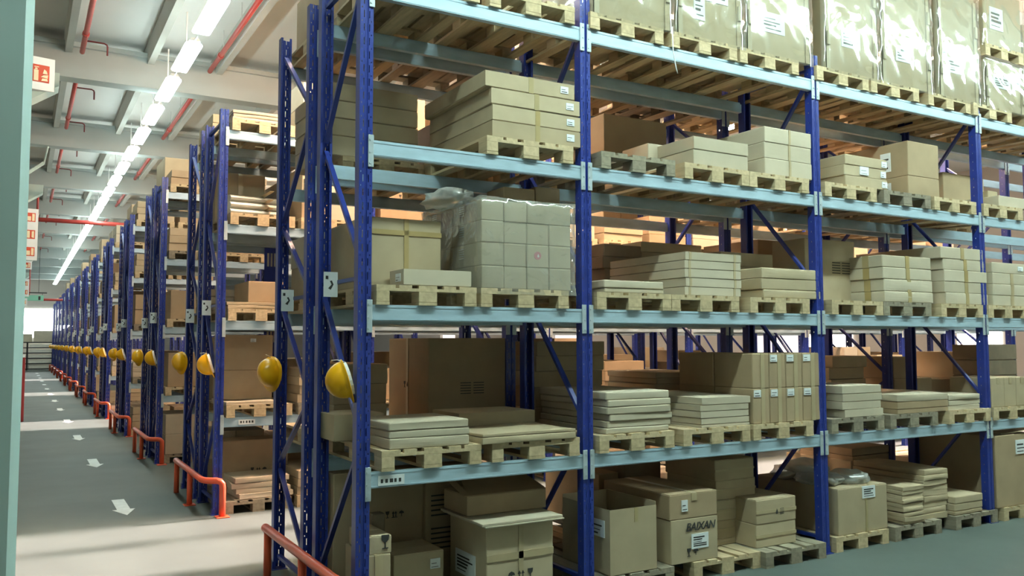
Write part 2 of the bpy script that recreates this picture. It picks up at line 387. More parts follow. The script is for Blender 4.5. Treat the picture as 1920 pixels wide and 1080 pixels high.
# ------------------------------------------------------------------ pallets and cartons
def pallet_parts():
    deck = MB(); y0, y1 = -.6, .6
    for x0, w in ((-.4, .145), (-.2275, .1), (-.0725, .145), (.1275, .1), (.255, .145)): deck.box(x0, x0+w, y0, y1, .122, .144)
    for ya in (-.6, -.0725, .455): deck.box(-.4, .4, ya, ya+.145, .100, .122)
    run = [MB().box(x0, x0+w, y0, y1, 0, .022) for x0, w in ((-.4, .1), (-.0725, .145), (.3, .1))]
    blk = {.1: MB().cbox(-.05, .05, -.0725, .0725, .022, .1, .003), .145: MB().cbox(-.0725, .0725, -.0725, .0725, .022, .1, .003)}
    return deck, run, blk
PALM = {}
for mk in ('wood', 'wood2'):
    deck, run, blk = pallet_parts()
    allm = MB()
    for q in [deck]+run: allm.add(q.v, q.f)
    for x, w in ((-.35, .1), (0, .145), (.35, .1)):
        for y in (-.5275, 0, .5275): q = blk[w]; allm.add([(p[0]+x, p[1]+y, p[2]) for p in q.v], q.f)
    PALM[mk] = (deck.mesh('deck', M[mk]), [q.mesh('bottom_board', M[mk]) for q in run], {w: q.mesh('block', M[mk]) for w, q in blk.items()}, allm.mesh('pallet', M[mk]))
def pallet(x, y, z, rz, label, grp, parts=True, mk='wood'):
    if not parts:
        return tag(put('pallet', PALM[mk][3], None, (x, y, z), rz), label, 'pallet', grp)
    r = thing('pallet', (x, y, z), label, 'pallet', grp, rz)
    put('deck', PALM[mk][0], r)
    for q in PALM[mk][1]: put('bottom_board', q, r)
    for px, w in ((-.35, .1), (0, .145), (.35, .1)):
        for py in (-.5275, 0, .5275): put('block', PALM[mk][2][w], r, (px, py, 0))
    return r

def carton_mesh(w, d, h, style, m, seed):
    rnd = random.Random(seed)
    bm = bmesh.new(); bmesh.ops.create_cube(bm, size=1)
    bmesh.ops.subdivide_edges(bm, edges=bm.edges[:], cuts=3, use_grid_fill=True)
    A = {'box': .004, 'flat': .003, 'mat': .010, 'soft': .006}[style]
    off = Vector((rnd.uniform(0, 50), rnd.uniform(0, 50), rnd.uniform(0, 50)))
    amp = [rnd.uniform(-.6, 1)*A for _ in range(6)]
    for v in bm.verts:
        c = v.co.copy(); u = c*2
        q = Vector((c.x*w, c.y*d, (c.z+.5)*h))
        bx, by, bz = (1-u.y**2)*(1-u.z**2), (1-u.x**2)*(1-u.z**2), (1-u.x**2)*(1-u.y**2)
        if abs(u.x) > .99: q.x += math.copysign(1, u.x)*amp[0 if u.x > 0 else 1]*bx
        if abs(u.y) > .99: q.y += math.copysign(1, u.y)*amp[2 if u.y > 0 else 3]*by
        if u.z > .99: q.z -= abs(amp[4])*bz*.8
        n = noise.noise_vector(q*2.1+off)*A*.7
        if style == 'mat':
            n *= 1.3; n.z += noise.noise(Vector((q.x*2.2, q.y*2.2, 0))+off)*.010
        if u.z < -.99 and style != 'mat': n.z = 0
        q += n
        v.co = q
    bm.normal_update()
    ed = [e for e in bm.edges if len(e.link_faces) == 2 and e.calc_face_angle(0) > 1.0]
    bmesh.ops.bevel(bm, geom=ed, offset=min({'box': .006, 'flat': .005, 'soft': .007, 'mat': .004}[style], h*.2), segments=1, affect='EDGES', clamp_overlap=True)
    me = bpy.data.meshes.new('carton'); bm.to_mesh(me); bm.free(); me.materials.append(m)
    b = MB()
    if style == 'box':      # closed top flaps with the gap between them
        b.box(-w/2+.004, w/2-.004, -d/2+.004, -.003, h-.003, h+.002); b.box(-w/2+.004, w/2-.004, .003, d/2-.004, h-.003, h+.002)
    elif style == 'flat':   # lapped lid: its lower edge runs round the sides
        e = .0035; zz = h*.05
        b.box(-w/2-e, w/2+e, -d/2-e, -d/2+.002, zz, h-.002); b.box(-w/2-e, w/2+e, d/2-.002, d/2+e, zz, h-.002)
        b.box(-w/2-e, -w/2+.002, -d/2, d/2, zz, h-.002); b.box(w/2-.002, w/2+e, -d/2, d/2, zz, h-.002)
    if b.v:
        bm = bmesh.new(); bm.from_mesh(me); t = b.mesh('t', m); bm.from_mesh(t); bm.to_mesh(me); bm.free(); bpy.data.meshes.remove(t)
    return me
SEED = [0]
def carton(name, x0, x1, yf, d, z0, z1, label, grp=None, m='card', style='box', rz=0, cat=None):
    SEED[0] += 1
    w, h = x1-x0, z1-z0-.002
    o = put(name, carton_mesh(w, d, h, style, M[m], SEED[0]), None, ((x0+x1)/2, yf+d/2, z0+.001), rz)
    tag(o, label, cat or {'carton': 'carton', 'flat_carton': 'carton', 'tall_carton': 'carton', 'mat': 'mat'}.get(name, 'carton'), grp)
    o['w'] = w; o['d'] = d; o['h'] = h
    return o
def patch(o, name, m, u0, u1, v0, v1, face='front', lift=.006, label=None):
    """a thin piece stuck on a carton's face; u,v are fractions of that face"""
    w, d, h = o['w'], o['d'], o['h']; b = MB()
    if face == 'front': b.box(-w/2+u0*w, -w/2+u1*w, -d/2-lift, -d/2+.004, v0*h, v1*h)
    elif face == 'left': b.box(-w/2-lift, -w/2+.004, d/2-u1*d, d/2-u0*d, v0*h, v1*h)
    elif face == 'right': b.box(w/2-.004, w/2+lift, -d/2+u0*d, -d/2+u1*d, v0*h, v1*h)
    elif face == 'top': b.box(-w/2+u0*w, -w/2+u1*w, -d/2+v0*d, -d/2+v1*d, h-.004, h+lift)
    p = b.build(name, M[m], o)
    if label: p['label'] = label
    return p
def tape(o, m='tape', u=.5, hw=.03, down=1.0):
    w = o['w']; e = hw/w
    patch(o, 'packing_tape', m, u-e, u+e, 1-down, .995, 'front', .0055); patch(o, 'packing_tape', m, u-e, u+e, .0, 1, 'top', .0035)
def paper(o, u0, u1, v0, v1, face='front', n=4, lift=.008):
    p = patch(o, 'paper_label', 'paper', u0, u1, v0, v1, face, lift, 'white paper label')
    w, d, h = o['w'], o['d'], o['h']; b = MB()
    for i in range(n):
        va = v0+(v1-v0)*(.15+.7*i/n); vb = va+(v1-v0)*.05*random.uniform(.6, 2.2); ue = u0+(u1-u0)*random.uniform(.5, .9)
        if face == 'front': b.box(-w/2+(u0+(u1-u0)*.1)*w, -w/2+ue*w, -d/2-lift-.001, -d/2-lift, va*h, vb*h)
        elif face == 'left': b.box(-w/2-lift-.001, -w/2-lift, d/2-ue*d, d/2-(u0+(u1-u0)*.1)*d, va*h, vb*h)
    b.build('print', M['ink'], p); return p
def icons(o, kinds, u, v, s, face='front', lift=.0065, m='ink'):
    """handling marks printed on the board: glass, arrows, umbrella, bars"""
    w, d, h = o['w'], o['d'], o['h']; b = MB(); x = 0
    for k in kinds:
        P = []
        if k == 'glass': P = [[(.2, 1), (.8, 1), (.75, .65), (.6, .5), (.4, .5), (.25, .65)], [(.46, .5), (.54, .5), (.54, .1), (.46, .1)], [(.28, .1), (.72, .1), (.72, .03), (.28, .03)]]
        if k == 'arrow': P = [[(.1, .6), (.3, .95), (.5, .6)], [(.24, .6), (.36, .6), (.36, .12), (.24, .12)], [(.5, .6), (.7, .95), (.9, .6)], [(.64, .6), (.76, .6), (.76, .12), (.64, .12)], [(.05, .07), (.95, .07), (.95, .0), (.05, .0)]]
        if k == 'umbrella': P = [[(.1, .55), (.2, .8), (.5, .95), (.8, .8), (.9, .55)], [(.47, .55), (.53, .55), (.53, .1), (.47, .1)]]
        if k == 'disc': P = [[(.5+.5*math.cos(a*.3927), .5+.5*math.sin(a*.3927)) for a in range(16)]]
        if k == 'drop': P = [[(.3, .2), (.7, .2), (.75, .5), (.5, 1), (.25, .5)]]
        if k == 'bars': P = [[(.05, a), (.95, a), (.95, a+.06), (.05, a+.06)] for a in (.1, .3, .5, .7, .9)]
        for poly in P:
            if face == 'front': b.prism([(-w/2+u*w+(x+px)*s, v*h+pz*s) for px, pz in poly], -d/2-lift, -d/2-lift+.004)
            else:
                q = MB(); q.prism([((x+px)*s, pz*s) for px, pz in poly], 0, .004)
                b.add([(-w/2-lift+vv[1], d/2-u*d-vv[0], v*h+vv[2]) for vv in q.v], q.f)
        x += 1.12
    return b.build('print', M[m], o)

POS = {1: ['alone'], 2: ['bottom of two', 'top of two']}
def pos(i, n):
    if n == 1: return 'single'
    if n == 2: return ['lower', 'upper'][i]
    if i == n-1: return 'topmost'
    if i == 0: return 'bottommost'
    return WO[n-1-i]+' from top'
SHELF = ['floor level', 'lowest shelf', 'second shelf', 'third shelf', 'top shelf']
BAYN = ['end bay', 'second bay', 'third bay', 'fourth bay', 'fifth bay', 'sixth bay']
SL2 = ['left pallet', 'right pallet']; SL3 = ['left pallet', 'middle pallet', 'right pallet']
def where(bay, lv, slot, rk):
    s = (SL2 if bay == 0 else SL3)[slot] if slot is not None else ''
    return ', '.join(t for t in (s, SHELF[lv], BAYN[bay], rk) if t)
def rackname(k, row): return RK[k]+("'s rear row" if row else '')
def YF(k, row): return k*PITCHY+1.25*row
def grp(k, row, lv): return 'goods on the %s, %s' % (SHELF[lv], rackname(k, row))
def pal(bay, lv, slot, xl=None, k=0, row=0, rz=None, mk='wood', parts=None, y=-.03, X=None):
    yf = YF(k, row)+y; z = LV[lv]
    x0 = at(xl, 700, yf).x if xl is not None else X if X is not None else BX[bay]+.13+slot*(.93 if bay else .88)
    rz = random.uniform(-.012, .012) if rz is None else rz
    parts = (k == 0 and row == 0) if parts is None else parts
    return pallet(x0+.4, yf+.6, z, rz, '%s pallet, %s' % ('grey weathered' if mk == 'wood2' else 'pale wooden', where(bay, lv, slot, rackname(k, row))), 'pallets of the '+rackname(k, row), parts, mk)
def stk(bay, lv, slot, xl, xr, ytops, yf=0.0, d=1.1, kind='flat', m='pale', on=.144, k=0, row=0, tag_='', jit=.008, rz=0, z0=None, name=None):
    """a stack measured off the photograph: left and right edge of its front face and the top of each piece at the left edge"""
    Y = YF(k, row)+yf; z = LV[lv]+on if z0 is None else z0; out = []; n = len(ytops)
    X0, X1 = at(xl, ytops[-1], Y).x, at(xr, ytops[-1], Y).x
    for i, yt in enumerate(ytops):
        zt = at(xl, yt, Y).z
        j = random.uniform(-jit, jit); jr = rz+random.uniform(-jit, jit)*.8
        nm = name or {'flat': 'flat_carton', 'box': 'carton', 'mat': 'mat', 'soft': 'flat_carton'}[kind]
        ad = {'flat': 'flat carton', 'box': 'carton', 'mat': 'wavy mat', 'soft': 'soft flat carton'}[kind]
        lb = '%s%s, %s, %s' % (tag_+' ' if tag_ else '', ad, pos(i, n), where(bay, lv, slot, rackname(k, row)))
        out.append(carton(nm, X0+j, X1+j, Y+random.uniform(0, jit), d, z, zt, lb, grp(k, row, lv), m, kind, jr))
        z = zt
    return out

# ===== front rack, front row ====================================================
# end bay
pal(0, 4, 0, X=.16); pal(0, 4, 1, X=1.05)
carton('carton', .2, .95, .0, 1.1, 4.83, 5.5, 'large carton, single, '+where(0, 4, 0, 'front rack'), grp(0, 0, 4), 'cardb')
carton('flat_carton', 1.1, 1.8, .55, .55, 4.83, 5.1, 'flat carton, single, '+where(0, 4, 1, 'front rack'), grp(0, 0, 4), 'card', 'flat')
pal(0, 3, 1, xl=915)
L = stk(0, 3, 1, 922, 1085, [224, 194, 163, 132], kind='flat', m='card', d=1.15)
L[3].location.x -= .05
for o in L: tape(o, u=.5, hw=.022); paper(o, .84, .93, .35, .78, n=2)
pal(0, 2, 0, xl=706); pal(0, 2, 1, xl=903)
o = stk(0, 2, 0, 686, 829, [405], yf=.28, d=.8, kind='box', m='card', tag_='big')[0]
patch(o, 'packing_tape', 'tape', 0, 1, .76, .83, 'front'); patch(o, 'packing_tape', 'tape', .5, .56, 0, 1, 'front')
o = stk(0, 2, 0, 757, 882, [503], yf=-.02, d=.26, kind='flat', m='pale', tag_='long slim')[0]
paper(o, .45, .8, .25, .75, 'left', 2)
# wrapped load of small cartons: four rows, four wide, two deep in view
zt = [2.328+.144]; Yw = .0
for yt in (497, 453, 412, 373): zt.append(at(902, yt, Yw).z)
Xw = [at(x, 450, Yw).x for x in (902, 945, 988, 1029, 1070)]
CN = ['first', 'second', 'third', 'fourth']; RN = ['bottom row', 'second row', 'third row', 'top row']
for r in range(4):
    for c in range(4):
        if r == 3 and c == 3: continue
        x1 = Xw[c+1] if not (r == 3 and c == 2) else Xw[4]
        j = random.uniform(-.004, .004)
        o = carton('carton', Xw[c]+.002, x1-.002, Yw+j, .5, zt[r], zt[r+1], 'small carton in clear film, %s from front corner, %s, second shelf, end bay' % (CN[c], RN[r]), 'film-wrapped cartons in the end bay', 'pale', 'box')
        if c == 0: icons(o, ['bars'], .25, .35, .09, 'left', m='paper')
        if r == 1 and c == 2: icons(o, ['disc'], .3, .35, .065, m='redink'); icons(o, ['drop'], .40, .42, .035, lift=.0075, m='paper')
    o = carton('carton', Xw[0]+.002, Xw[2]-.002, Yw+.51, .5, zt[r], zt[r+1], 'small carton in clear film, rear column, %s, second shelf, end bay' % RN[r], 'film-wrapped cartons in the end bay', 'cardb', 'box')
    icons(o, ['bars'], .25, .35, .09, 'left', m='paper')
    carton('carton', Xw[2]+.002, Xw[4]-.002, Yw+.51, .5, zt[r], zt[r+1], 'small carton in clear film, rear outer column, %s, second shelf, end bay' % RN[r], 'film-wrapped cartons in the end bay', 'cardb', 'box')
def wrap_mesh(w, d, h, m, seed, amp=.008, n=16, open_top=False, z0=0):
    bm = bmesh.new(); bmesh.ops.create_cube(bm, size=1)
    bmesh.ops.subdivide_edges(bm, edges=bm.edges[:], cuts=n, use_grid_fill=True)
    if open_top: bmesh.ops.delete(bm, geom=[f for f in bm.faces if abs(f.normal.z) > .9], context='FACES')
    else: bmesh.ops.delete(bm, geom=[f for f in bm.faces if f.normal.z < -.9], context='FACES')
    off = Vector((seed*7.3, seed*3.1, 0))
    for v in bm.verts:
        u = v.co*2; q = Vector((v.co.x*w, v.co.y*d, z0+(v.co.z+.5)*h))
        k = .7
        s = noise.noise(Vector((q.x*4+q.z*5, q.y*4-q.z*4, q.z*2))+off)
        nx = Vector((u.x if abs(u.x) > .99 else 0, u.y if abs(u.y) > .99 else 0, u.z if u.z > .99 else 0))
        v.co = q+nx*amp*(.4+k*abs(s)*1.6)
    me = bpy.data.meshes.new('stretch_wrap'); bm.to_mesh(me); bm.free(); me.materials.append(m)
    me.polygons.foreach_set('use_smooth', [True]*len(me.polygons)); return me
o = put('stretch_wrap', wrap_mesh(Xw[4]-Xw[0]+.03, 1.06, zt[4]-zt[0]+.05, M['film3'], 3, .016), None, ((Xw[0]+Xw[4])/2, .51, zt[0]-.04))
tag(o, 'clear stretch wrap around the load of small cartons, second shelf, end bay', 'stretch wrap')
b = bmesh.new(); bmesh.ops.create_icosphere(b, subdivisions=3, radius=1)
for v in b.verts:
    n = noise.noise(v.co*2.3)*.35+noise.noise(v.co*6)*.15; v.co *= 1+n; v.co = Vector((v.co.x*.17, v.co.y*.3, v.co.z*.085))
me = bpy.data.meshes.new('film_bundle'); b.to_mesh(me); b.free(); me.materials.append(M['film2']); me.polygons.foreach_set('use_smooth', [True]*len(me.polygons))
q = at(842, 372, .45); o = put('film_bundle', me, None, (q.x+.06, .6, zt[4]+.085)); tag(o, 'crumpled clear plastic film lying on the wrapped cartons', 'plastic film')
for i, (xa, xb) in enumerate(((945, 1003), (1005, 1050))):
    a, c = at(xa, 360, .3), at(xb, 360, .3)
    carton('carton', a.x, c.x, .3, .3, zt[4]+.012, at(xa, 350, .3).z, 'small brown box lying on the wrapped load, %s one' % ['inner', 'outer'][i], 'small boxes on the wrapped load', 'cardb', 'box')
# lowest shelf
pal(0, 1, 0, X=.17); pal(0, 1, 1, X=1.07)
stk(0, 1, 0, 730, 880, [824, 809, 793], yf=-.01, d=.62, kind='soft', m='pale', tag_='pale')
stk(0, 1, 0, 628, 720, [778], yf=.66, d=.45, kind='flat', m='card', tag_='rear')
L = stk(0, 1, 1, 906, 1080, [820, 814], yf=-.05, d=.62, kind='mat', m='card', tag_='board')
stk(0, 1, 1, 862, 1003, [775], yf=.6, d=.5, kind='flat', m='card', tag_='rear')
# floor
o = carton('carton', .10, at(733, 1010, .05).x, .05, .45, 0, .56, 'brown carton under the one marked with a glass, floor level, end bay', grp(0, 0, 0), 'card'); tape(o, 'cleartape')
xg = at(733, 1030, .07).x
o = carton('carton', .12, xg, .06, .42, .56, at(700, 1007, .06).z, 'carton printed with a wine glass mark, floor level, end bay', grp(0, 0, 0), 'card')
icons(o, ['glass'], .42, .25, .1)
o = carton('carton', at(738, 1060, .3).x, at(832, 1060, .3).x, .3, .4, 0, at(760, 1040, .3).z, 'low carton with small white label beside the lidded box, floor level', grp(0, 0, 0), 'card'); paper(o, .72, .92, .72, .88, n=2)
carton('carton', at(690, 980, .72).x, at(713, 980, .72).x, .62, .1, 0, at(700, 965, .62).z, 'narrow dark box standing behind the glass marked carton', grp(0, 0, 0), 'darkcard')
o = carton('tall_carton', .12, at(794, 960, .85).x, .85, .5, 0, 1.02, 'tall pink-brown carton with handling marks at the back, floor level, end bay', grp(0, 0, 0), 'cardb'); icons(o, ['glass', 'arrow', 'umbrella'], .55, .62, .055)
o = carton('tall_carton', at(798, 960, .8).x, at(925, 960, .8).x, .8, .5, 0, 1.0, 'tall carton with printed text panel behind the lidded box, floor level', grp(0, 0, 0), 'cardb'); icons(o, ['bars'], .06, .6, .2); icons(o, ['bars'], .06, .33, .2)
x0, x1 = at(912, 1020, 0).x, at(1037, 1020, 0).x; zl = at(912, 988, 0).z
o = carton('carton', x0, x1, 0, .62, 0, zl, 'big carton under a loose board lid, taped front, floor level, end bay', grp(0, 0, 0), 'card')
patch(o, 'packing_tape', 'cleartape', 0, 1, .60, .68, 'front'); patch(o, 'packing_tape', 'cleartape', .47, .54, 0, 1, 'front')
paper(o, .18, .72, .35, .62, 'left', 5); icons(o, ['umbrella', 'arrow', 'glass'], .3, .36, .075)
b = MB(); b.cbox(x0-.04, x1+.07, -.06, .68, zl, zl+.012, .003); b.cbox(x0-.06, x1+.06, -.05, .68, zl+.013, zl+.032, .003)
o = b.build('board_lid', M['pale']); tag(o, 'loose cardboard lid boards overhanging the big taped carton', 'board')
a, c = at(876, 950, .25).x, at(1024, 950, .25).x; z2 = at(900, 928, .25).z
o = carton('carton', a, c, .25, .42, zl+.034, z2, 'brown carton with raised flap lying on the board lid', grp(0, 0, 0), 'cardb')
h = o['h']; w = o['w']; b = MB()
b.add([(-w/2, -.21, h), (w/2, -.21, h), (w/2-.02, .10, h+.08), (-w/2+.1, .10, h+.08), (-w/2, -.206, h+.004), (w/2, -.206, h+.004), (w/2-.02, .104, h+.085), (-w/2+.1, .104, h+.085)],
      [(0,3,2,1), (4,5,6,7), (0,1,5,4), (1,2,6,5), (2,3,7,6), (3,0,4,7)]); b.bar((-w/2, -.21, h), (-w/2-.02, .08, h+.1), .06, .006); b.build('flap', M['cardb'], o)

# wrapped tall cartons of the top shelf
def wrapped(bay, slot, xl, xr, h=1.25, labs=((.35, .75, .5, .75),), yaw=0, two=False):
    pal(bay, 4, slot, xl=xl+1)
    Y = .0; a, c = at(xl, 60, Y).x, at(xr, 60, Y).x; z = LV[4]+.144
    o = carton('tall_carton', a+.02, c-.02, Y, 1.1, z, z+h, 'tall film-wrapped carton with glossy glare, '+where(bay, 4, slot, 'front rack'), 'film-wrapped tall cartons on the top shelf', 'card', 'box')
    for l in labs: paper(o, *l)
    w, d, hh = o['w'], o['d'], o['h']
    for sx in (-1, 1):
        b = MB(); b.box(*sorted((sx*(w/2+.010), sx*(w/2-.05))), -d/2-.012, -d/2-.006, .0, hh*.97); b.box(*sorted((sx*(w/2+.004), sx*(w/2+.010))), -d/2-.012, -d/2+.05, .0, hh*.97)
        b.build('edge_guard', M['card' if sx > 0 else 'pale'], o)
        for zz in (.2, .62):
            b = MB(); b.cbox(sx*(w/2-.02)-.022, sx*(w/2-.02)+.022, -d/2-.03, -d/2-.014, hh*zz, hh*zz+.14, .003); b.build('strap_clip', M['pale'], o)
    put('stretch_wrap', wrap_mesh(w+.05, d+.05, hh+.05, M['film'], slot*5+bay*11, .014, 18), o, (0, 0, -.03))
    return o
wrapped(1, 0, 1110, 1257, labs=())
wrapped(1, 1, 1268, 1390, labs=((.25, .42, .14, .34), (.45, .8, .3, .5)))
wrapped(1, 2, 1398, 1517, labs=((.22, .60, .18, .34),))
wrapped(2, 0, 1545, 1642, labs=((.3, .68, .22, .38),))
wrapped(2, 1, 1650, 1742, labs=((.28, .6, .22, .36),))
wrapped(2, 2, 1757, 1830, labs=((.2, .6, .24, .38), (.0, .2, .34, .44)))
wrapped(3, 0, 1842, 1914, h=.58, labs=((.2, .66, .45, .72), (.7, .95, .5, .7)))
wz = LV[4]+.144+.60
pallet(at(1842, 60, 0).x+.4, .57, wz+.02, 0, 'pale wooden pallet raised on the wrapped carton, top shelf, fourth bay', 'pallets of the front rack')
o = carton('tall_carton', at(1842, 60, 0).x+.03, at(1914, 60, 0).x, .0, 1.1, wz+.166, wz+.85, 'film-wrapped carton stacked on a second pallet, top shelf, fourth bay', 'film-wrapped tall cartons on the top shelf', 'card'); paper(o, .15, .5, .3, .7)
put('stretch_wrap', wrap_mesh(o['w']+.05, o['d']+.04, o['h']+.03, M['film'], 77, .014, 16), o, (0, 0, -.02))
for s_ in (1, 2):
    pal(3, 4, s_); carton('tall_carton', BX[3]+.15+.93*s_, BX[3]+.93+.93*s_, 0, 1.1, LV[4]+.144, LV[4]+1.3, 'tall wrapped carton, '+where(3, 4, s_, 'front rack'), 'film-wrapped tall cartons on the top shelf', 'card')
b = MB(); q = at(1262, 60, -.06); r = at(1266, 138, -.06)
b.tube([(q.x, -.05, q.z+.05), (q.x-.01, -.07, (q.z+r.z)/2), (q.x+.02, -.07, r.z+.05), (r.x+.02, -.07, r.z)], .005, 6); o = b.build('loose_strap', M['strap'], smooth=True); tag(o, 'loose white strap end hanging over the top shelf beam, second bay', 'strap')

# second bay
pal(1, 3, 0, xl=1133, mk='wood2'); pal(1, 3, 1, xl=1289); pal(1, 3, 2, xl=1415)
o = stk(1, 3, 0, 1215, 1262, [268], yf=.5, d=.4, kind='box', m='pale', tag_='small rear')[0]
stk(1, 3, 1, 1300, 1400, [279, 254], d=1.1, tag_='wide'); L = stk(1, 3, 2, 1433, 1521, [295, 265, 236], d=1.1, kind='box', m='pale')
for o in L: patch(o, 'packing_tape', 'cleartape', .5, .54, 0, 1, 'front')
pal(1, 2, 0, xl=1120); pal(1, 2, 1, xl=1263); pal(1, 2, 2, xl=1410)
stk(1, 2, 0, 1133, 1245, [539, 524], d=1.0, kind='soft')
L = stk(1, 2, 1, 1285, 1388, [537, 520, 503, 487, 471], d=1.1)
for o in L: patch(o, 'packing_tape', 'cleartape', .06, .1, 0, 1, 'front'); patch(o, 'packing_tape', 'cleartape', .87, .91, 0, 1, 'front')
stk(1, 2, 2, 1430, 1537, [542, 521, 501], d=1.1, kind='soft', m='card')
stk(1, 2, 2, 1352, 1448, [498, 471], yf=1.0-.35, d=.5, m='card', tag_='rear', z0=LV[2]+.144)
pal(1, 1, 0, xl=1122); pal(1, 1, 1, xl=1281); pal(1, 1, 2, xl=1412)
stk(1, 1, 0, 1140, 1258, [804, 791, 778, 764, 751, 736], d=1.05, kind='soft', m='pale', jit=.02)
stk(1, 1, 1, 1316, 1405, [797, 785, 772, 760, 746], d=1.05, kind='flat', m='pale', jit=.015)
xs = [at(x, 730, 0).x for x in (1411, 1443, 1474, 1505, 1537)]; zm = [LV[1]+.144, at(1411, 729, 0).z, at(1411, 663, 0).z]
for r in range(2):
    for c in range(4):
        o = carton('tall_carton', xs[c]+.002, xs[c+1]-.002, 0, .5, zm[r], zm[r+1], 'upright carton with white corner label, %s of four, %s row, lowest shelf, second bay' % (WO[c], ['lower', 'upper'][r]), 'labelled upright cartons, lowest shelf, second bay', 'cardb', 'box')
        patch(o, 'packing_tape', 'cleartape', .48, .7, 0, 1, 'front')
        if c or not r: paper(o, .05, .45, .76, .96, n=2)
    carton('tall_carton', xs[0], xs[2]-.002, .51, .5, zm[r], zm[r+1], 'upright brown carton behind the labelled ones, %s row, inner half' % ['lower', 'upper'][r], grp(0, 0, 1), 'cardb', 'box')
# floor
pal(1, 0, 0, xl=1118, mk='wood2'); pal(1, 0, 1, xl=1297); pal(1, 0, 2, xl=1430, y=-.1, mk='wood2')
def open_box(x0, x1, yf, d, z0, z1, label, m='card', tilt=.03):
    o = thing('open_carton', ((x0+x1)/2, yf+d/2, z0), label, 'carton', grp(0, 0, 0)); w, h, t = x1-x0, z1-z0, .006
    o['w'] = w; o['d'] = d; o['h'] = h
    for nm, bx in (('front_panel', (-w/2, w/2, -d/2, -d/2+t, 0)), ('back_panel', (-w/2, w/2, d/2-t, d/2, tilt)), ('side_panel', (-w/2, -w/2+t, -d/2+t, d/2-t, 0)), ('side_panel', (w/2-t, w/2, -d/2+t, d/2-t, tilt))):
        b = MB(); b.box(*bx[:4], 0, h+bx[4]); b.build(nm, M[m], o)
    b = MB(); b.box(-w/2, w/2, -d/2, d/2, 0, t); b.build('bottom_panel', M[m], o); return o
o = open_box(at(1142, 960, 0).x, at(1229, 960, 0).x, -.01, .7, .144, at(1142, 957, 0).z, 'open-topped carton without lid on floor level, second bay, left pallet')
patch(o, 'packing_tape', 'tape', .52, .6, .78, 1, 'front', .002); paper(o, .62, .9, .56, .82, 'left', 3)
x0, x1 = at(1258, 1000, 0).x, at(1346, 1000, 0).x; zs = at(1258, 977, 0).z
o = carton('carton', x0, x1, 0, .6, .144, zs, 'square carton with black lettering and white shipping label, floor level, second bay', grp(0, 0, 0), 'card')
paper(o, .42, .78, .30, .64, n=5); icons(o, ['glass', 'umbrella'], .3, .14, .07)
cu = bpy.data.curves.new('lettering', 'FONT'); cu.body = 'BAIXAN'; cu.size = .098; cu.extrude = .001; cu.shear = .25; cu.space_character = .92; cu.offset = .0012; cu.materials.append(M['ink'])
tf = bpy.data.objects.new('font', cu); COL.objects.link(tf); lm = bpy.data.meshes.new_from_object(tf.evaluated_get(bpy.context.evaluated_depsgraph_get())); bpy.data.objects.remove(tf)
t = bpy.data.objects.new('lettering', lm); COL.objects.link(t); t.parent = o; t.location = (-o['w']*.5+o['w']*.30, -.3-.007, o['h']*.72); t.rotation_euler = (math.pi/2, 0, 0); t['label'] = 'black italic lettering'
o = carton('flat_carton', x0-.01, x1+.0, -.0, .95, zs, at(1257, 929, 0).z, 'brown carton lying on the lettered square carton, floor level, second bay', grp(0, 0, 0), 'cardb'); paper(o, .24, .36, .3, .75, n=2); tape(o, 'cleartape', .5, .03, .3)
L = stk(1, 0, 1, 1343, 1417, [1013, 978, 940, 903, 864], yf=.3, d=.7, kind='box', m='card', jit=.02, tag_='brown')
for o in L: patch(o, 'packing_tape', 'cleartape', 0, 1, .45, .55, 'front')
L = stk(1, 0, 2, 1417, 1492, [985, 939], yf=.05, d=.55, kind='box', m='card')
for o in L: patch(o, 'packing_tape', 'cleartape', 0, 1, .42, .56, 'front')
icons(L[1], ['drop', 'bars'], .45, .3, .06)

# third bay
pal(2, 3, 0, xl=1556); pal(2, 3, 1, xl=1668, mk='wood2'); pal(2, 3, 2, xl=1762)
L = stk(2, 3, 0, 1584, 1662, [327, 307, 288], d=1.05, kind='box', m='card')
for o in L: paper(o, .86, .98, .2, .8, n=2)
paper(L[1], .36, .56, .2, 1.0, n=2)
L = stk(2, 3, 1, 1702, 1759, [328, 263], d=1.05, kind='box', m='cardb', tag_='big')
for o in L: paper(o, .68, .8, .2, .75, 'left', 3)
stk(2, 3, 2, 1768, 1843, [322], yf=.5, d=.6, kind='box', m='cardb', tag_='dark rear')
pal(2, 2, 0, xl=1562); pal(2, 2, 1, xl=1662, mk='wood2'); pal(2, 2, 2, xl=1768)
o = stk(2, 2, 0, 1508, 1601, [446], yf=.42, d=.45, kind='box', m='card', tag_='tall')[0]; icons(o, ['bars', 'bars'], .52, .45, .14)
L = stk(2, 2, 1, 1657, 1747, [545, 522, 500, 477], d=1.1, kind='soft', m='pale', jit=.012)
for o in L: tape(o, 'tape', .5, .03)
for o in L: patch(o, 'packing_tape', 'tape', .78, .85, 0, 1, 'left')
L = stk(2, 2, 2, 1769, 1848, [548, 527, 505, 484, 462], d=1.1, kind='box', m='pale')
for o in L: tape(o, 'tape', .5, .03)
L[4].location.x -= .06
pal(2, 1, 0, xl=1558, mk='wood2'); pal(2, 1, 1, xl=1668, mk='wood2'); pal(2, 1, 2, xl=1776)
stk(2, 1, 0, 1580, 1652, [769, 754, 739, 724], d=1.0, kind='flat', m='pale', jit=.015)
stk(2, 1, 1, 1684, 1778, [768, 754], d=1.05, kind='flat', m='cardb'); stk(2, 1, 1, 1684, 1778, [741], d=1.05, kind='mat', m='pale', z0=at(1684, 754, 0).z, tag_='top')
stk(2, 1, 2, 1780, 1838, [760, 751, 741], d=1.0, kind='mat', m='pale', jit=.015)
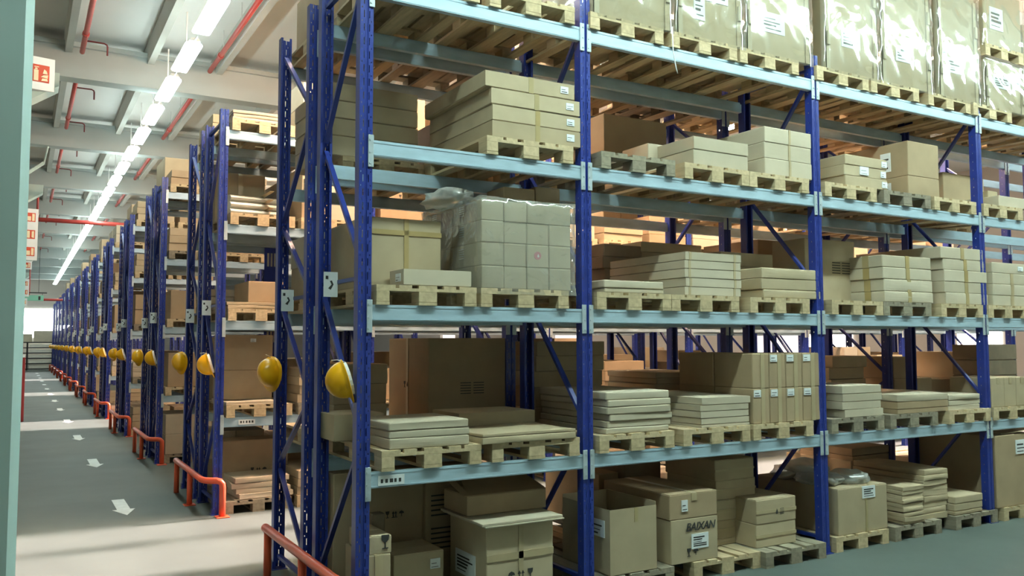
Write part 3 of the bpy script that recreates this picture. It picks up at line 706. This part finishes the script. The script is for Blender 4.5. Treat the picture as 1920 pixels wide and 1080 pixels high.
pal(2, 0, 0, xl=1560); pal(2, 0, 1, xl=1668, mk='wood2'); pal(2, 0, 2, xl=1782, mk='wood2')
x0, x1 = at(1572, 960, 0).x, at(1664, 960, 0).x; zb = at(1572, 918, 0).z
o = carton('carton', x0, x1, 0, 1.1, .144, zb, 'big carton with white label topped by plastic bags, floor level, third bay', grp(0, 0, 0), 'card'); paper(o, .48, .74, .74, 1.0, n=4); patch(o, 'packing_tape', 'tape', .54, .58, 0, .74)
for i, (dx, dy, dz, sx, sy) in enumerate(((-.22, -.18, 0, .20, .25), (.1, -.3, 0, .2, .2), (-.1, .2, .0, .28, .22), (-.2, .0, .10, .22, .25))):
    bm = bmesh.new(); bmesh.ops.create_icosphere(bm, subdivisions=3, radius=1)
    for v in bm.verts:
        n = noise.noise(v.co*2.1+Vector((i*9, 0, 0)))*.3+noise.noise(v.co*5+Vector((i*5, 3, 0)))*.14; v.co *= 1+n; v.co = Vector((v.co.x*sx, v.co.y*sy, max(v.co.z, -.7)*.085))
    me = bpy.data.meshes.new('plastic_bag'); bm.to_mesh(me); bm.free(); me.materials.append(M['film2']); me.polygons.foreach_set('use_smooth', [True]*len(me.polygons))
    tag(put('plastic_bag', me, None, ((x0+x1)/2+dx, .55+dy, zb+.05+dz)), 'clear plastic bag on the big labelled carton, %s of the heap' % ['front inner one', 'front outer one', 'rear one', 'top one'][i], 'plastic bag', 'plastic bags on the labelled carton')
stk(2, 0, 1, 1694, 1733, [980, 971, 963, 954, 946, 938, 930, 922, 914], yf=-.02, d=.9, kind='mat', m='card', jit=.02, tag_='inner folded')
stk(2, 0, 1, 1732, 1777, [977, 966, 955, 944, 933, 923, 913, 903, 893, 882], yf=.06, d=.9, kind='mat', m='card', jit=.02, tag_='outer folded')
stk(2, 0, 2, 1790, 1842, [960, 946, 932], yf=.0, d=1.0, kind='soft', m='card', jit=.015)

# fourth bay
pal(3, 3, 0, xl=1857); pal(3, 2, 0, xl=1860); pal(3, 1, 0, xl=1862); pal(3, 0, 0, xl=1872)
stk(3, 3, 0, 1853, 1871, [357], yf=.3, d=.4, kind='box', m='card', tag_='small rear'); stk(3, 3, 0, 1874, 1925, [366], yf=.0, d=.8, kind='box', m='pale', tag_='low')
L = stk(3, 2, 0, 1860, 1928, [553, 532, 511, 491], d=1.0, kind='box', m='pale'); paper(L[3], .7, .84, .3, .75, n=2)
for o in L[:3]: patch(o, 'packing_tape', 'cleartape', .48, .56, 0, 1)
xs4 = [at(x, 730, 0).x for x in (1858, 1883, 1905, 1926)]
for i in range(3):
    o = carton('tall_carton', xs4[i]+.002, xs4[i+1]-.002, 0, .5, LV[1]+.144, at(1858, 709, 0).z, 'upright carton, %s along the row, lowest shelf, fourth bay' % WO[i], grp(0, 0, 1), 'card'); patch(o, 'packing_tape', 'cleartape', .4, .6, .8, 1)
stk(3, 1, 0, 1850, 1905, [705, 676, 646], yf=.6, d=.45, kind='flat', m='darkcard', tag_='rear')
o = carton('carton', at(1868, 880, 0).x, at(1868, 880, 0).x+.78, 0, 1.1, .144, at(1868, 818, 0).z, 'big plain carton with white label and raised flaps, floor level, fourth bay', grp(0, 0, 0), 'cardb'); paper(o, .52, .76, .72, .92, n=3)
b = MB(); w = o['w']; h = o['h']; b.bar((-w*.2, -.4, h+.01), (w*.45, -.5, h+.05), .2, .006); b.build('flap', M['cardb'], o)

# ===== generic loads =============================================================
def load(bay, lv, slot, k, row, mk=None, small=False):
    yf = YF(k, row); z = LV[lv]; X = BX[bay]+.13+slot*(.93 if bay else .88)
    rn = rackname(k, row); W_ = where(bay, lv, slot, rn); G = grp(k, row, lv)
    pal(bay, lv, slot, k=k, row=row, mk=mk or random.choice(['wood', 'wood', 'wood2']), parts=False)
    z += .144; t = random.random(); x0 = X+.02; x1 = X+.78; hmax = .85 if lv else .8
    if lv == 4: hmax = .75
    if t < .42:
        n = random.randint(2, 3 if small else 4); h = random.uniform(.09, .17); mm = random.choice(['pale', 'card', 'card', 'cardb'])
        for i in range(n):
            j = random.uniform(-.015, .015)
            carton('flat_carton', x0+j, x1+j, yf+random.uniform(0, .03), 1.05, z, z+h, 'flat carton, %s, %s' % (pos(i, n), W_), G, mm, 'flat', random.uniform(-.015, .015)); z += h
    elif t < .72:
        h = random.uniform(.4, hmax); o = carton('carton', x0+random.uniform(0, .06), x1-random.uniform(0, .1), yf+random.uniform(0, .12), 1.0, z, z+h, 'large carton, single, %s' % W_, G, random.choice(['card', 'cardb', 'cardb']), 'box', random.uniform(-.02, .02))
        if random.random() < .6: tape(o, 'cleartape', .5, .03, .4)
        if random.random() < .4: icons(o, ['glass', 'arrow'], .4, .45, .06)
    else:
        h = random.uniform(.22, .36); xm = (x0+x1)/2
        for i, (a, c) in enumerate(((x0, xm-.003), (xm+.003, x1))):
            for q in range(2 if i == 0 or random.random() < .6 else 1):
                carton('carton', a, c, yf+random.uniform(0, .03), 1.0, z+q*h, z+q*h+h, 'carton, %s %s, %s' % (['lower', 'upper'][q], ['inner', 'outer'][i], W_), G, random.choice(['card', 'cardb', 'pale']), 'box')

# ===== front rack, rear row =======================================================
R = dict(k=0, row=1)
for s_ in (0, 1): load(0, 4, s_, 0, 1)
pal(0, 3, 0, xl=640, **R); L = stk(0, 3, 0, 617, 783, [252, 219, 186, 152], d=1.0, m='card', kind='flat', **R)
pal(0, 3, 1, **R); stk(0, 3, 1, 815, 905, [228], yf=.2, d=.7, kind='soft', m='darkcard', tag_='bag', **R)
load(0, 2, 0, 0, 1)
pal(0, 1, 0, **R); stk(0, 1, 0, 628, 727, [760, 722, 684], d=.8, kind='box', m='cardb', **R)
pal(0, 1, 1, **R); o = stk(0, 1, 1, 806, 966, [634], yf=.02, d=.95, kind='box', m='cardb', tag_='very large', **R)[0]
icons(o, ['bars', 'bars'], .35, .35, .12); icons(o, ['glass', 'drop'], .4, .42, .06, 'left'); patch(o, 'packing_tape', 'cleartape', .47, .52, .0, 1, 'left')
carton('flat_carton', .9, 1.7, 1.3, .9, 0, .7, 'dark carton low behind the lidded boxes, floor level, rear row end bay', grp(0, 1, 0), 'cardb', 'box')
pal(1, 3, 0, **R); stk(1, 3, 0, 1133, 1250, [212], d=.9, kind='box', m='cardb', tag_='large', **R)
for s_ in (1, 2): load(1, 4, s_, 0, 1)
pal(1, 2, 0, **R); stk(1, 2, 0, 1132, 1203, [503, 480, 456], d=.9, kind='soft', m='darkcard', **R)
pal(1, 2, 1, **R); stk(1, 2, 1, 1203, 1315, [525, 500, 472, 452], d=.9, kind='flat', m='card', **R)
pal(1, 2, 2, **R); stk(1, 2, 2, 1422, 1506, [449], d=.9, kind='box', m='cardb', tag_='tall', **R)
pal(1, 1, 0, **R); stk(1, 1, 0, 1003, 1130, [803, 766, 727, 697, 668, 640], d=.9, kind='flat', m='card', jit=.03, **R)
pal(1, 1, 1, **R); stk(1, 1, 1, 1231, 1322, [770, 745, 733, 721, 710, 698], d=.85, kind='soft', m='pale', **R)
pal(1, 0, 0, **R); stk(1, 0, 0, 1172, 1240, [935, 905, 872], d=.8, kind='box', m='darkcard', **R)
load(1, 0, 1, 0, 1); load(1, 0, 2, 0, 1)
for s_ in (0, 2): load(2, 4, s_, 0, 1)
pal(2, 3, 0, **R); load(2, 3, 2, 0, 1)
load(2, 2, 2, 0, 1)
pal(2, 1, 0, **R); stk(2, 1, 0, 1558, 1622, [735, 712, 690, 668], d=.9, kind='flat', m='card', jit=.03, **R)
pal(2, 1, 2, **R); stk(2, 1, 2, 1738, 1840, [712], d=.9, kind='box', m='cardb', tag_='wide lower', **R); stk(2, 1, 2, 1797, 1842, [660], d=.7, kind='box', m='card', tag_='upper', z0=at(1738, 712, 1.25).z, **R)
pal(2, 0, 0, **R); stk(2, 0, 0, 1600, 1672, [925, 905, 888, 872, 856, 842], d=.8, kind='mat', m='cardb', jit=.03, **R)
load(2, 0, 2, 0, 1)
for lv in (1, 3): load(3, lv, 0, 0, 1)
for lv in (0, 2): load(3, lv, 1, 0, 1)
load(3, 4, 0, 0, 1); load(3, 3, 1, 0, 1)

# ===== second rack, facing the warm aisle ==========================================
R = dict(k=1, row=0)
pal(0, 4, 0, **R); stk(0, 4, 0, 440, 525, [224, 217, 210, 204], d=.9, kind='mat', m='pale', jit=.03, tag_='board', **R)
load(0, 4, 1, 1, 0)
pal(0, 3, 0, **R)
for i in range(3):
    za = LV[3]+.144+.105*i+.05; b = MB(); n = 14
    b.tube([(.18+.02*i, 4.98+.03*i, za), (.9, 5.0+.03*i, za)], .052, n); b.v = [(x, 4.98+(y-4.98)*3.5+.35, z) for x, y, z in b.v]
    o = b.build('foam_roll', M['foam'], smooth=False); tag(o, 'thick pale foam roll, %s of three, third shelf, end bay, second rack' % ['bottom', 'middle', 'top'][i], 'roll', 'foam rolls on the second rack')
    b = MB(); b.box(.62, .68, 5.0, 5.55, za+.051, za+.054); b.build('packing_tape', M['tape'], o)
load(0, 3, 1, 1, 0)
pal(0, 2, 0, **R); stk(0, 2, 0, 426, 522, [584, 578, 571, 565], d=1.0, kind='mat', m='card', jit=.02, tag_='board', **R)
stk(0, 2, 0, 466, 540, [527], yf=.1, d=.8, kind='box', m='cardb', tag_='brown', z0=at(426, 565, PITCHY).z, **R)
load(0, 2, 1, 1, 0)
pal(0, 1, 0, **R); stk(0, 1, 0, 424, 520, [754], d=.9, kind='mat', m='pale', tag_='thin board', **R)
o = stk(0, 1, 0, 418, 512, [695, 628], yf=.35, d=.6, kind='box', m='cardb', tag_='tall brown', z0=at(424, 754, PITCHY).z, **R)[1]; paper(o, .55, .66, .8, .9)
load(0, 1, 1, 1, 0)
pal(0, 0, 0, mk='wood2', **R); stk(0, 0, 0, 443, 545, [938, 928, 918, 908, 898], d=.6, kind='mat', m='pale', jit=.04, tag_='board', **R)
o = stk(0, 0, 0, 419, 540, [828], yf=.62, d=.45, kind='box', m='cardb', tag_='big rear', **R)[0]; icons(o, ['glass', 'arrow', 'umbrella'], .4, .35, .07)
load(0, 0, 1, 1, 0)
for bay in range(1, 6):
    for lv in range(5):
        for s_ in range(3):
            if bay >= 3 and (lv in (0,) or random.random() < .35): continue
            if random.random() < .1: continue
            load(bay, lv, s_, 1, 0)
for lv in range(5):
    for s_ in (0, 1): load(0, lv, s_, 1, 1)
for bay in range(1, 6):
    for lv in (1, 2, 3):
        for s_ in range(3):
            if random.random() < .55: load(bay, lv, s_, 1, 1, small=True)
            if bay > 1 and random.random() < .4: load(bay, lv, s_, 2, 0, small=True)
# ===== the racks beyond: their end bays =============================================
for k in range(2, NR):
    for lv in range(5):
        load(0, lv, 0, k, 0, small=True)
        if k < 6: load(0, lv, 1, k, 0, small=True)
    if k < 5:
        for lv in (1, 2, 3, 4): load(0, lv, 0, k, 1, small=True)

# ------------------------------------------------------------------ hard hats
def helmet():
    o = bpy.data.objects.new('hard_hat', None); COL.objects.link(o)
    nu, nv = 28, 9; V = []; F = []
    def P(a, t, e=0):
        ca, sa = math.cos(a), math.sin(a); rx, ry = .132+e, .106+e
        r = math.sin(t); zz = math.cos(t)
        ridge = .007*math.exp(-(sa*r*.106/.018)**2)*(1 if t < 1.45 else .3) + .004*math.exp(-((abs(sa*r*.106)-.035)/.009)**2)*(t < 1.3)
        return Vector((rx*r*ca, ry*r*sa, .135*zz+e*zz+ridge*zz))
    rings = [[P(2*math.pi*i/nu, .001+(math.pi/2-.001)*j/nv) for i in range(nu)] for j in range(nv+1)]
    def brim(out, dz):
        R_ = []
        for i in range(nu):
            a = 2*math.pi*i/nu; c = math.cos(a); pk = max(0, c)**2.2*.032
            R_.append(Vector((c*(.132+out+pk*out/.014), math.sin(a)*(.106+out), dz-pk*.25*out/.014)))
        return R_
    rings += [brim(.014, -.004), brim(.014, -.009), brim(-.006, -.006)]
    rings += [[P(2*math.pi*i/nu, (math.pi/2)*(1-j/nv)+.001, -.005) for i in range(nu)] for j in range(1, nv+1)]
    for r in rings: V += r
    for j in range(len(rings)-1):
        for i in range(nu): F.append((j*nu+i, j*nu+(i+1)%nu, (j+1)*nu+(i+1)%nu, (j+1)*nu+i))
    MB().add(V, F).build('shell', M['yellow'], o, smooth=True)
    b = MB()
    for a in (0, math.pi/3, 2*math.pi/3):
        pts = [Vector((.118*math.cos(a)*math.sin(t), .094*math.sin(a)*math.sin(t), .095*math.cos(t)-.01)) for t in [(-1+2*q/10)*1.45 for q in range(11)]]
        for p, q in zip(pts, pts[1:]): b.bar(p, q, .022, .003)
    b.build('suspension', M['strap'], o)
    b = MB(); pts = [Vector((.116*math.cos(a), .092*math.sin(a), -.018)) for a in [2*math.pi*q/20 for q in range(21)]]
    for p, q in zip(pts, pts[1:]): b.bar(p, q, .004, .030)
    b.build('headband', M['strap'], o)
    b = MB(); b.tube([(-.120, 0, -.03), (-.150, 0, .02), (-.158, 0, .06)], .003, 6); b.build('hanging_cord', M['strap'], o)
    return o
def orient(o, loc, crown, peak):
    z = Vector(crown).normalized(); x = Vector(peak); x = (x-z*x.dot(z)).normalized(); y = z.cross(x)
    m = Matrix((x, y, z)).transposed().to_4x4(); m.translation = Vector(loc); o.matrix_world = m
hp = helmet(); first = True
for k in range(NR):
    for j in range(2):
        o = hp if first else copy_tree(hp); first = False
        e = random.uniform(-.05, .05)
        if j == 0: orient(o, (-.068, k*PITCHY+.05, 1.80), (-.93, .17, -.26+e), (.25, .05, -1)); lb = 'yellow hard hat on the front post of the '+RK[k]+', open side out'
        else: orient(o, (-.085, k*PITCHY+2.03, 1.79), (-.80, -.60, .10+e), (.05, -.12, -1)); lb = 'yellow hard hat on the rear post of the '+RK[k]+', dome out'
        tag(o, lb, 'hard hat', 'yellow hard hats along the aisle')
        h_ = 0

# ------------------------------------------------------------------ orange guard rails, paper signs
b = MB(); r = .038; pts = [(-.13, 1.95, .43), (-.13, 1.0, .43), (-.13, .05, .43)]
pts += [(-.13+.16*(1-math.cos(t)), .05-.20*math.sin(t), .43) for t in (.35, .7, 1.05, 1.35)]
pts += [(.01, -.165, .43), (.045, -.17, .42), (.07, -.17, .39), (.075, -.17, .34), (.075, -.17, 0)]
b.tube(pts, r, 12); RAIL = b.mesh('rail_tube', M['orange'], True)
b = MB(); b.tube([(-.13, .82, 0), (-.13, .82, .41)], .034, 12); RLEG = b.mesh('support_leg', M['orange'], True)
b = MB(); b.tube([(-.13, 1.86, 0), (-.13, 1.86, .41)], .034, 12); RLEG2 = b.mesh('support_leg', M['orange'], True)
b = MB(); b.cbox(.0, .15, -.245, -.095, 0, .012, .003); b.cbox(-.2, -.06, .75, .89, 0, .012, .003); RPL = b.mesh('floor_plate', M['orange'])
for k in range(NR):
    t = thing('guard_rail', (0, k*PITCHY, 0), 'orange-red tube guard rail at the aisle end of the '+RK[k], 'guard rail', 'orange guard rails along the aisle')
    put('rail_tube', RAIL, t); put('support_leg', RLEG, t)
    put('support_leg', RLEG2, t)
    b = MB(); b.cbox(0, .15, -.245, -.095, 0, .012, .003); put('floor_plate', RPL, t) if k == 0 else put('floor_plate', RPL, t)
b = MB(); b.box(-.055, .055, -.004, 0, -.095, .095); SHT = b.mesh('paper_sign', M['paper'])
b = MB(); b.prism([(-.02, -.03), (.0, -.04), (.022, .0), (.008, .03), (-.006, .025), (.008, .0)], -.006, -.0045); b.box(-.04, -.02, -.006, -.0045, .04, .065); SPR = b.mesh('print', M['ink'])
for k in range(9):
    for j, (x, y, z) in enumerate(((-.02, .55, 2.5), (-.02, 1.75, 2.43))):
        o = put('paper_sign', SHT, None, (x, k*PITCHY+y, z)); put('print', SPR, o)
        tag(o, 'small white sheet sign on the %s brace of the %s' % (['front', 'rear'][j], RK[k]), 'sign', 'white sheet signs on the rack ends')
for i, (px, py) in enumerate(((508, 500), (507, 642))):
    q = at(px, py, PITCHY+2.1); b = MB(); b.box(-.1, .1, -.01, 0, -.28, .28); o = b.build('blue_placard', M['bluesign'], None, q); tag(o, 'blue placard with white bars at the second rack end, %s one' % ['higher', 'lower'][i], 'sign', 'blue placards')
    b = MB(); b.box(-.06, -.03, -.013, -.01, .0, .2); b.box(-.01, .02, -.013, -.01, .0, .2); b.box(.04, .07, -.013, -.01, .0, .2); b.build('print', M['paper'], o)

# ------------------------------------------------------------------ floor arrows
b = MB(); b.prism([(-.075, .55), (.075, .55), (.075, -.2), (.13, -.2), (0, -.6), (-.13, -.2), (-.075, -.2)], 0, .003)
b.v = [(x, z, y) for x, y, z in b.v]; ARW = b.mesh('floor_arrow', M['arrow'])
for i in range(13):
    o = put('floor_arrow', ARW, None, (-.88-.012*i, 6.1+4.5*i, .001), .0); tag(o, 'white floor arrow pointing toward the viewer, %s along the main aisle' % WO[i], 'floor arrow', 'white arrows on the aisle floor')

# ------------------------------------------------------------------ left side: signs, red cabinet, pipes
def sign_board(y, z0, z1, w, picts, label, rz=.25, x=-2.03):
    t = thing('sign_board', (x, y, 0), label, 'sign', 'fire signs along the columns', rz)
    b = MB(); b.add([(0, 0, z0), (w, 0, z0), (.0, .14, z0), (0, 0, z1), (w, 0, z1), (0, .14, z1)], [(0,2,1), (3,4,5), (0,1,4,3), (1,2,5,4), (2,0,3,5)]); b.build('board', M['sign'], t)
    n = len(picts); s = min(w*.62, (z1-z0)/n*.72)
    for i, kind in enumerate(picts):
        zc = z1-(z1-z0)*(i+.5)/n; x0 = w*.5-s/2
        b = MB(); b.box(x0, x0+s, -.003, .002, zc-s*.55, zc+s*.55); p = b.build('pictogram', M['signred'], t)
        polys = {'bottle': [[(.12, .06), (.38, .06), (.38, .68), (.12, .68)], [(.16, .70), (.34, .70), (.30, .80), (.20, .80)], [(.14, .83), (.40, .83), (.40, .88), (.14, .88)],
                            [(.55, .08), (.92, .10), (.88, .24), (.60, .22)], [(.52, .3), (.9, .26), (.93, .46), (.66, .42)], [(.62, .5), (.9, .5), (.84, .68), (.7, .78)]],
                 'hose': [[(.1, .1), (.5, .1), (.5, .6), (.1, .6)], [(.62, .1), (.9, .1), (.9, .9), (.62, .9)]],
                 'door': [[(.12, .1), (.42, .1), (.42, .9), (.12, .9)], [(.62, .2), (.88, .1), (.88, .9), (.62, .85)]]}[kind]
        c = MB()
        for poly in polys: c.prism([(x0+a*s, zc-s*.55+bb*s*1.1) for a, bb in poly], -.006, -.002)
        c.build('print', M['signcream'], p)
    return t
def sign_at(yc, px0, px1, py0, py1, picts, label):
    y = yc-.32; a, c = at(px0, py0, y), at(px1, py1, y); sign_board(y, c.z, a.z, c.x-a.x+.03, picts, label, .2, a.x)
sign_at(4.9, 50, 97, 102, 170, ['bottle'], 'white fire extinguisher sign board high up beside the mint column')
sign_at(10.9, 45, 66, 390, 488, ['hose', 'door', 'hose'], 'tall white board with three red fire pictograms beyond the mint column')
sign_at(16.9, 44, 57, 489, 505, ['hose'], 'small white board with one red pictogram below the three-sign board')
sign_at(22.9, 42, 52, 523, 556, ['hose', 'door'], 'white board with two red pictograms, fourth down the column line')
sign_at(28.9, 41, 49, 559, 574, ['hose'], 'tiny white board with one red pictogram, fifth down the column line')
t = thing('fire_cabinet', (-2.12, 20.2, 0), 'tall dark red cabinet standing at the column line', 'cabinet')
b = MB(); b.cbox(-.2, .20, -.18, .18, 0, 1.72, .015); b.build('body', M['darkred'], t)
b = MB(); b.box(-.1, .19, -.19, -.18, 1.68, 1.76); b.build('label_strip', M['sign'], t); b = MB(); b.cbox(.02, .14, -.1, .1, 1.74, 2.1, .02); b.build('top_unit', M['darkred'], t)
def pipe_run(i, x, side, y0):
    t = thing('sprinkler_pipe', (x, y0, 0), 'red sprinkler pipe under the %s joist, %s ceiling field' % (['outer', 'inner'][side], WO[i]), 'pipe', 'red sprinkler pipes under the ceiling')
    b = MB(); b.tube([(0, .35, 7.12), (0, 5.65, 7.12)], .042, 10); b.build('pipe', M['redpaint'], t, smooth=True)
    for yy in (1.2, 4.6): b = MB(); b.tube([(0, yy, 7.12), (0, yy+.1, 7.12)], .055, 10); b.build('coupling', M['redpaint'], t)
    for yy in (1.0, 3.0, 4.4): b = MB(); b.box(-.006, .006, yy, yy+.012, 7.12, ZC); b.build('hanger', M['housing'], t)
    for yy in ((2.0, 5.0) if side == 0 else ()):
        b = MB(); b.tube([(0, yy, 7.12), (.30, yy, 7.12), (.34, yy, 7.10), (.35, yy, 7.07), (.35, yy, 6.92)], .014, 8); b.build('branch_pipe', M['hook'], t, smooth=True)
for i in range(7):
    for side, x in enumerate((-1.27, .86)): pipe_run(i, x, side, -1.1+6*(i+1))
for i, (y, z) in enumerate(((25.5, 6.05), (50.0, 4.55))):
    b = MB(); b.tube([(-2.4, y, z), (3.2, y, z)], .07, 10); o = b.build('cross_pipe', M['redpaint'], smooth=True); tag(o, 'red main pipe crossing above the aisle, %s one' % ['nearer', 'farther'][i], 'pipe', 'red main pipes')
    b = MB(); b.tube([(-1.7, y, z), (-1.7, y, ZC-.01)], .035, 8); b.build('riser', M['redpaint'], o)
b = MB(); b.cbox(-.45, .45, -.05, .05, 0, .3, .01); o = b.build('exit_sign', M['greensign'], None, (-1.5, 46, 4.3)); tag(o, 'pale green hanging sign far down the aisle', 'sign')
b = MB(); b.box(.2, .3, -.06, -.05, .05, .25); b.build('print', M['ink'], o); b = MB(); b.box(-1.3, .6, -.03, .03, .4, .46); b.box(-.4, -.38, -.01, .01, .3, .4); b.box(.38, .4, -.01, .01, .3, .4); b.box(-.9, -.88, -.01, .01, .46, ZC-4.3); b.box(.2, .22, -.01, .01, .46, ZC-4.3); b.build('hanger_bar', M['black'], o)

# ------------------------------------------------------------------ shelving against the back wall
t = thing('storage_shelf', (-4.2, 67.6, 0), 'black open shelving with pale goods across the far end of the aisle', 'shelf')
for x in (0, 1.0, 1.8, 2.6, 6.2): b = MB(); b.box(x-.06, x+.06, 0, .1, 0, 2.1); b.build('upright_post', M['black'], t)
for z in (.05, .45, .85, 1.25, 1.65, 2.05): b = MB(); b.box(0, 6.2, 0, .8, z, z+.08); b.build('shelf_board', M['black'], t)
for i in range(5):
    b = MB(); b.box(2.75, 6.1, .05, .7, .14+.4*i, .36+.4*i); o = b.build('sheet_bundle', M['foam'], None, (-4.2, 67.6, 0)); tag(o, 'pale bundle on the far black shelving, %s shelf from the floor' % WO[i], 'bundle', 'pale bundles on the far shelving')
for i, (x, w, h) in enumerate(((.2, 1.5, .55), (1.9, 1.0, .6), (3.0, 1.6, .85), (4.7, 1.4, .85))):
    carton('carton', -4.2+x, -4.2+x+w, 67.65, .7, 2.13, 2.13+h, 'pale carton on top of the far black shelving, %s of four' % WO[i], 'cartons on the far shelving', 'pale')
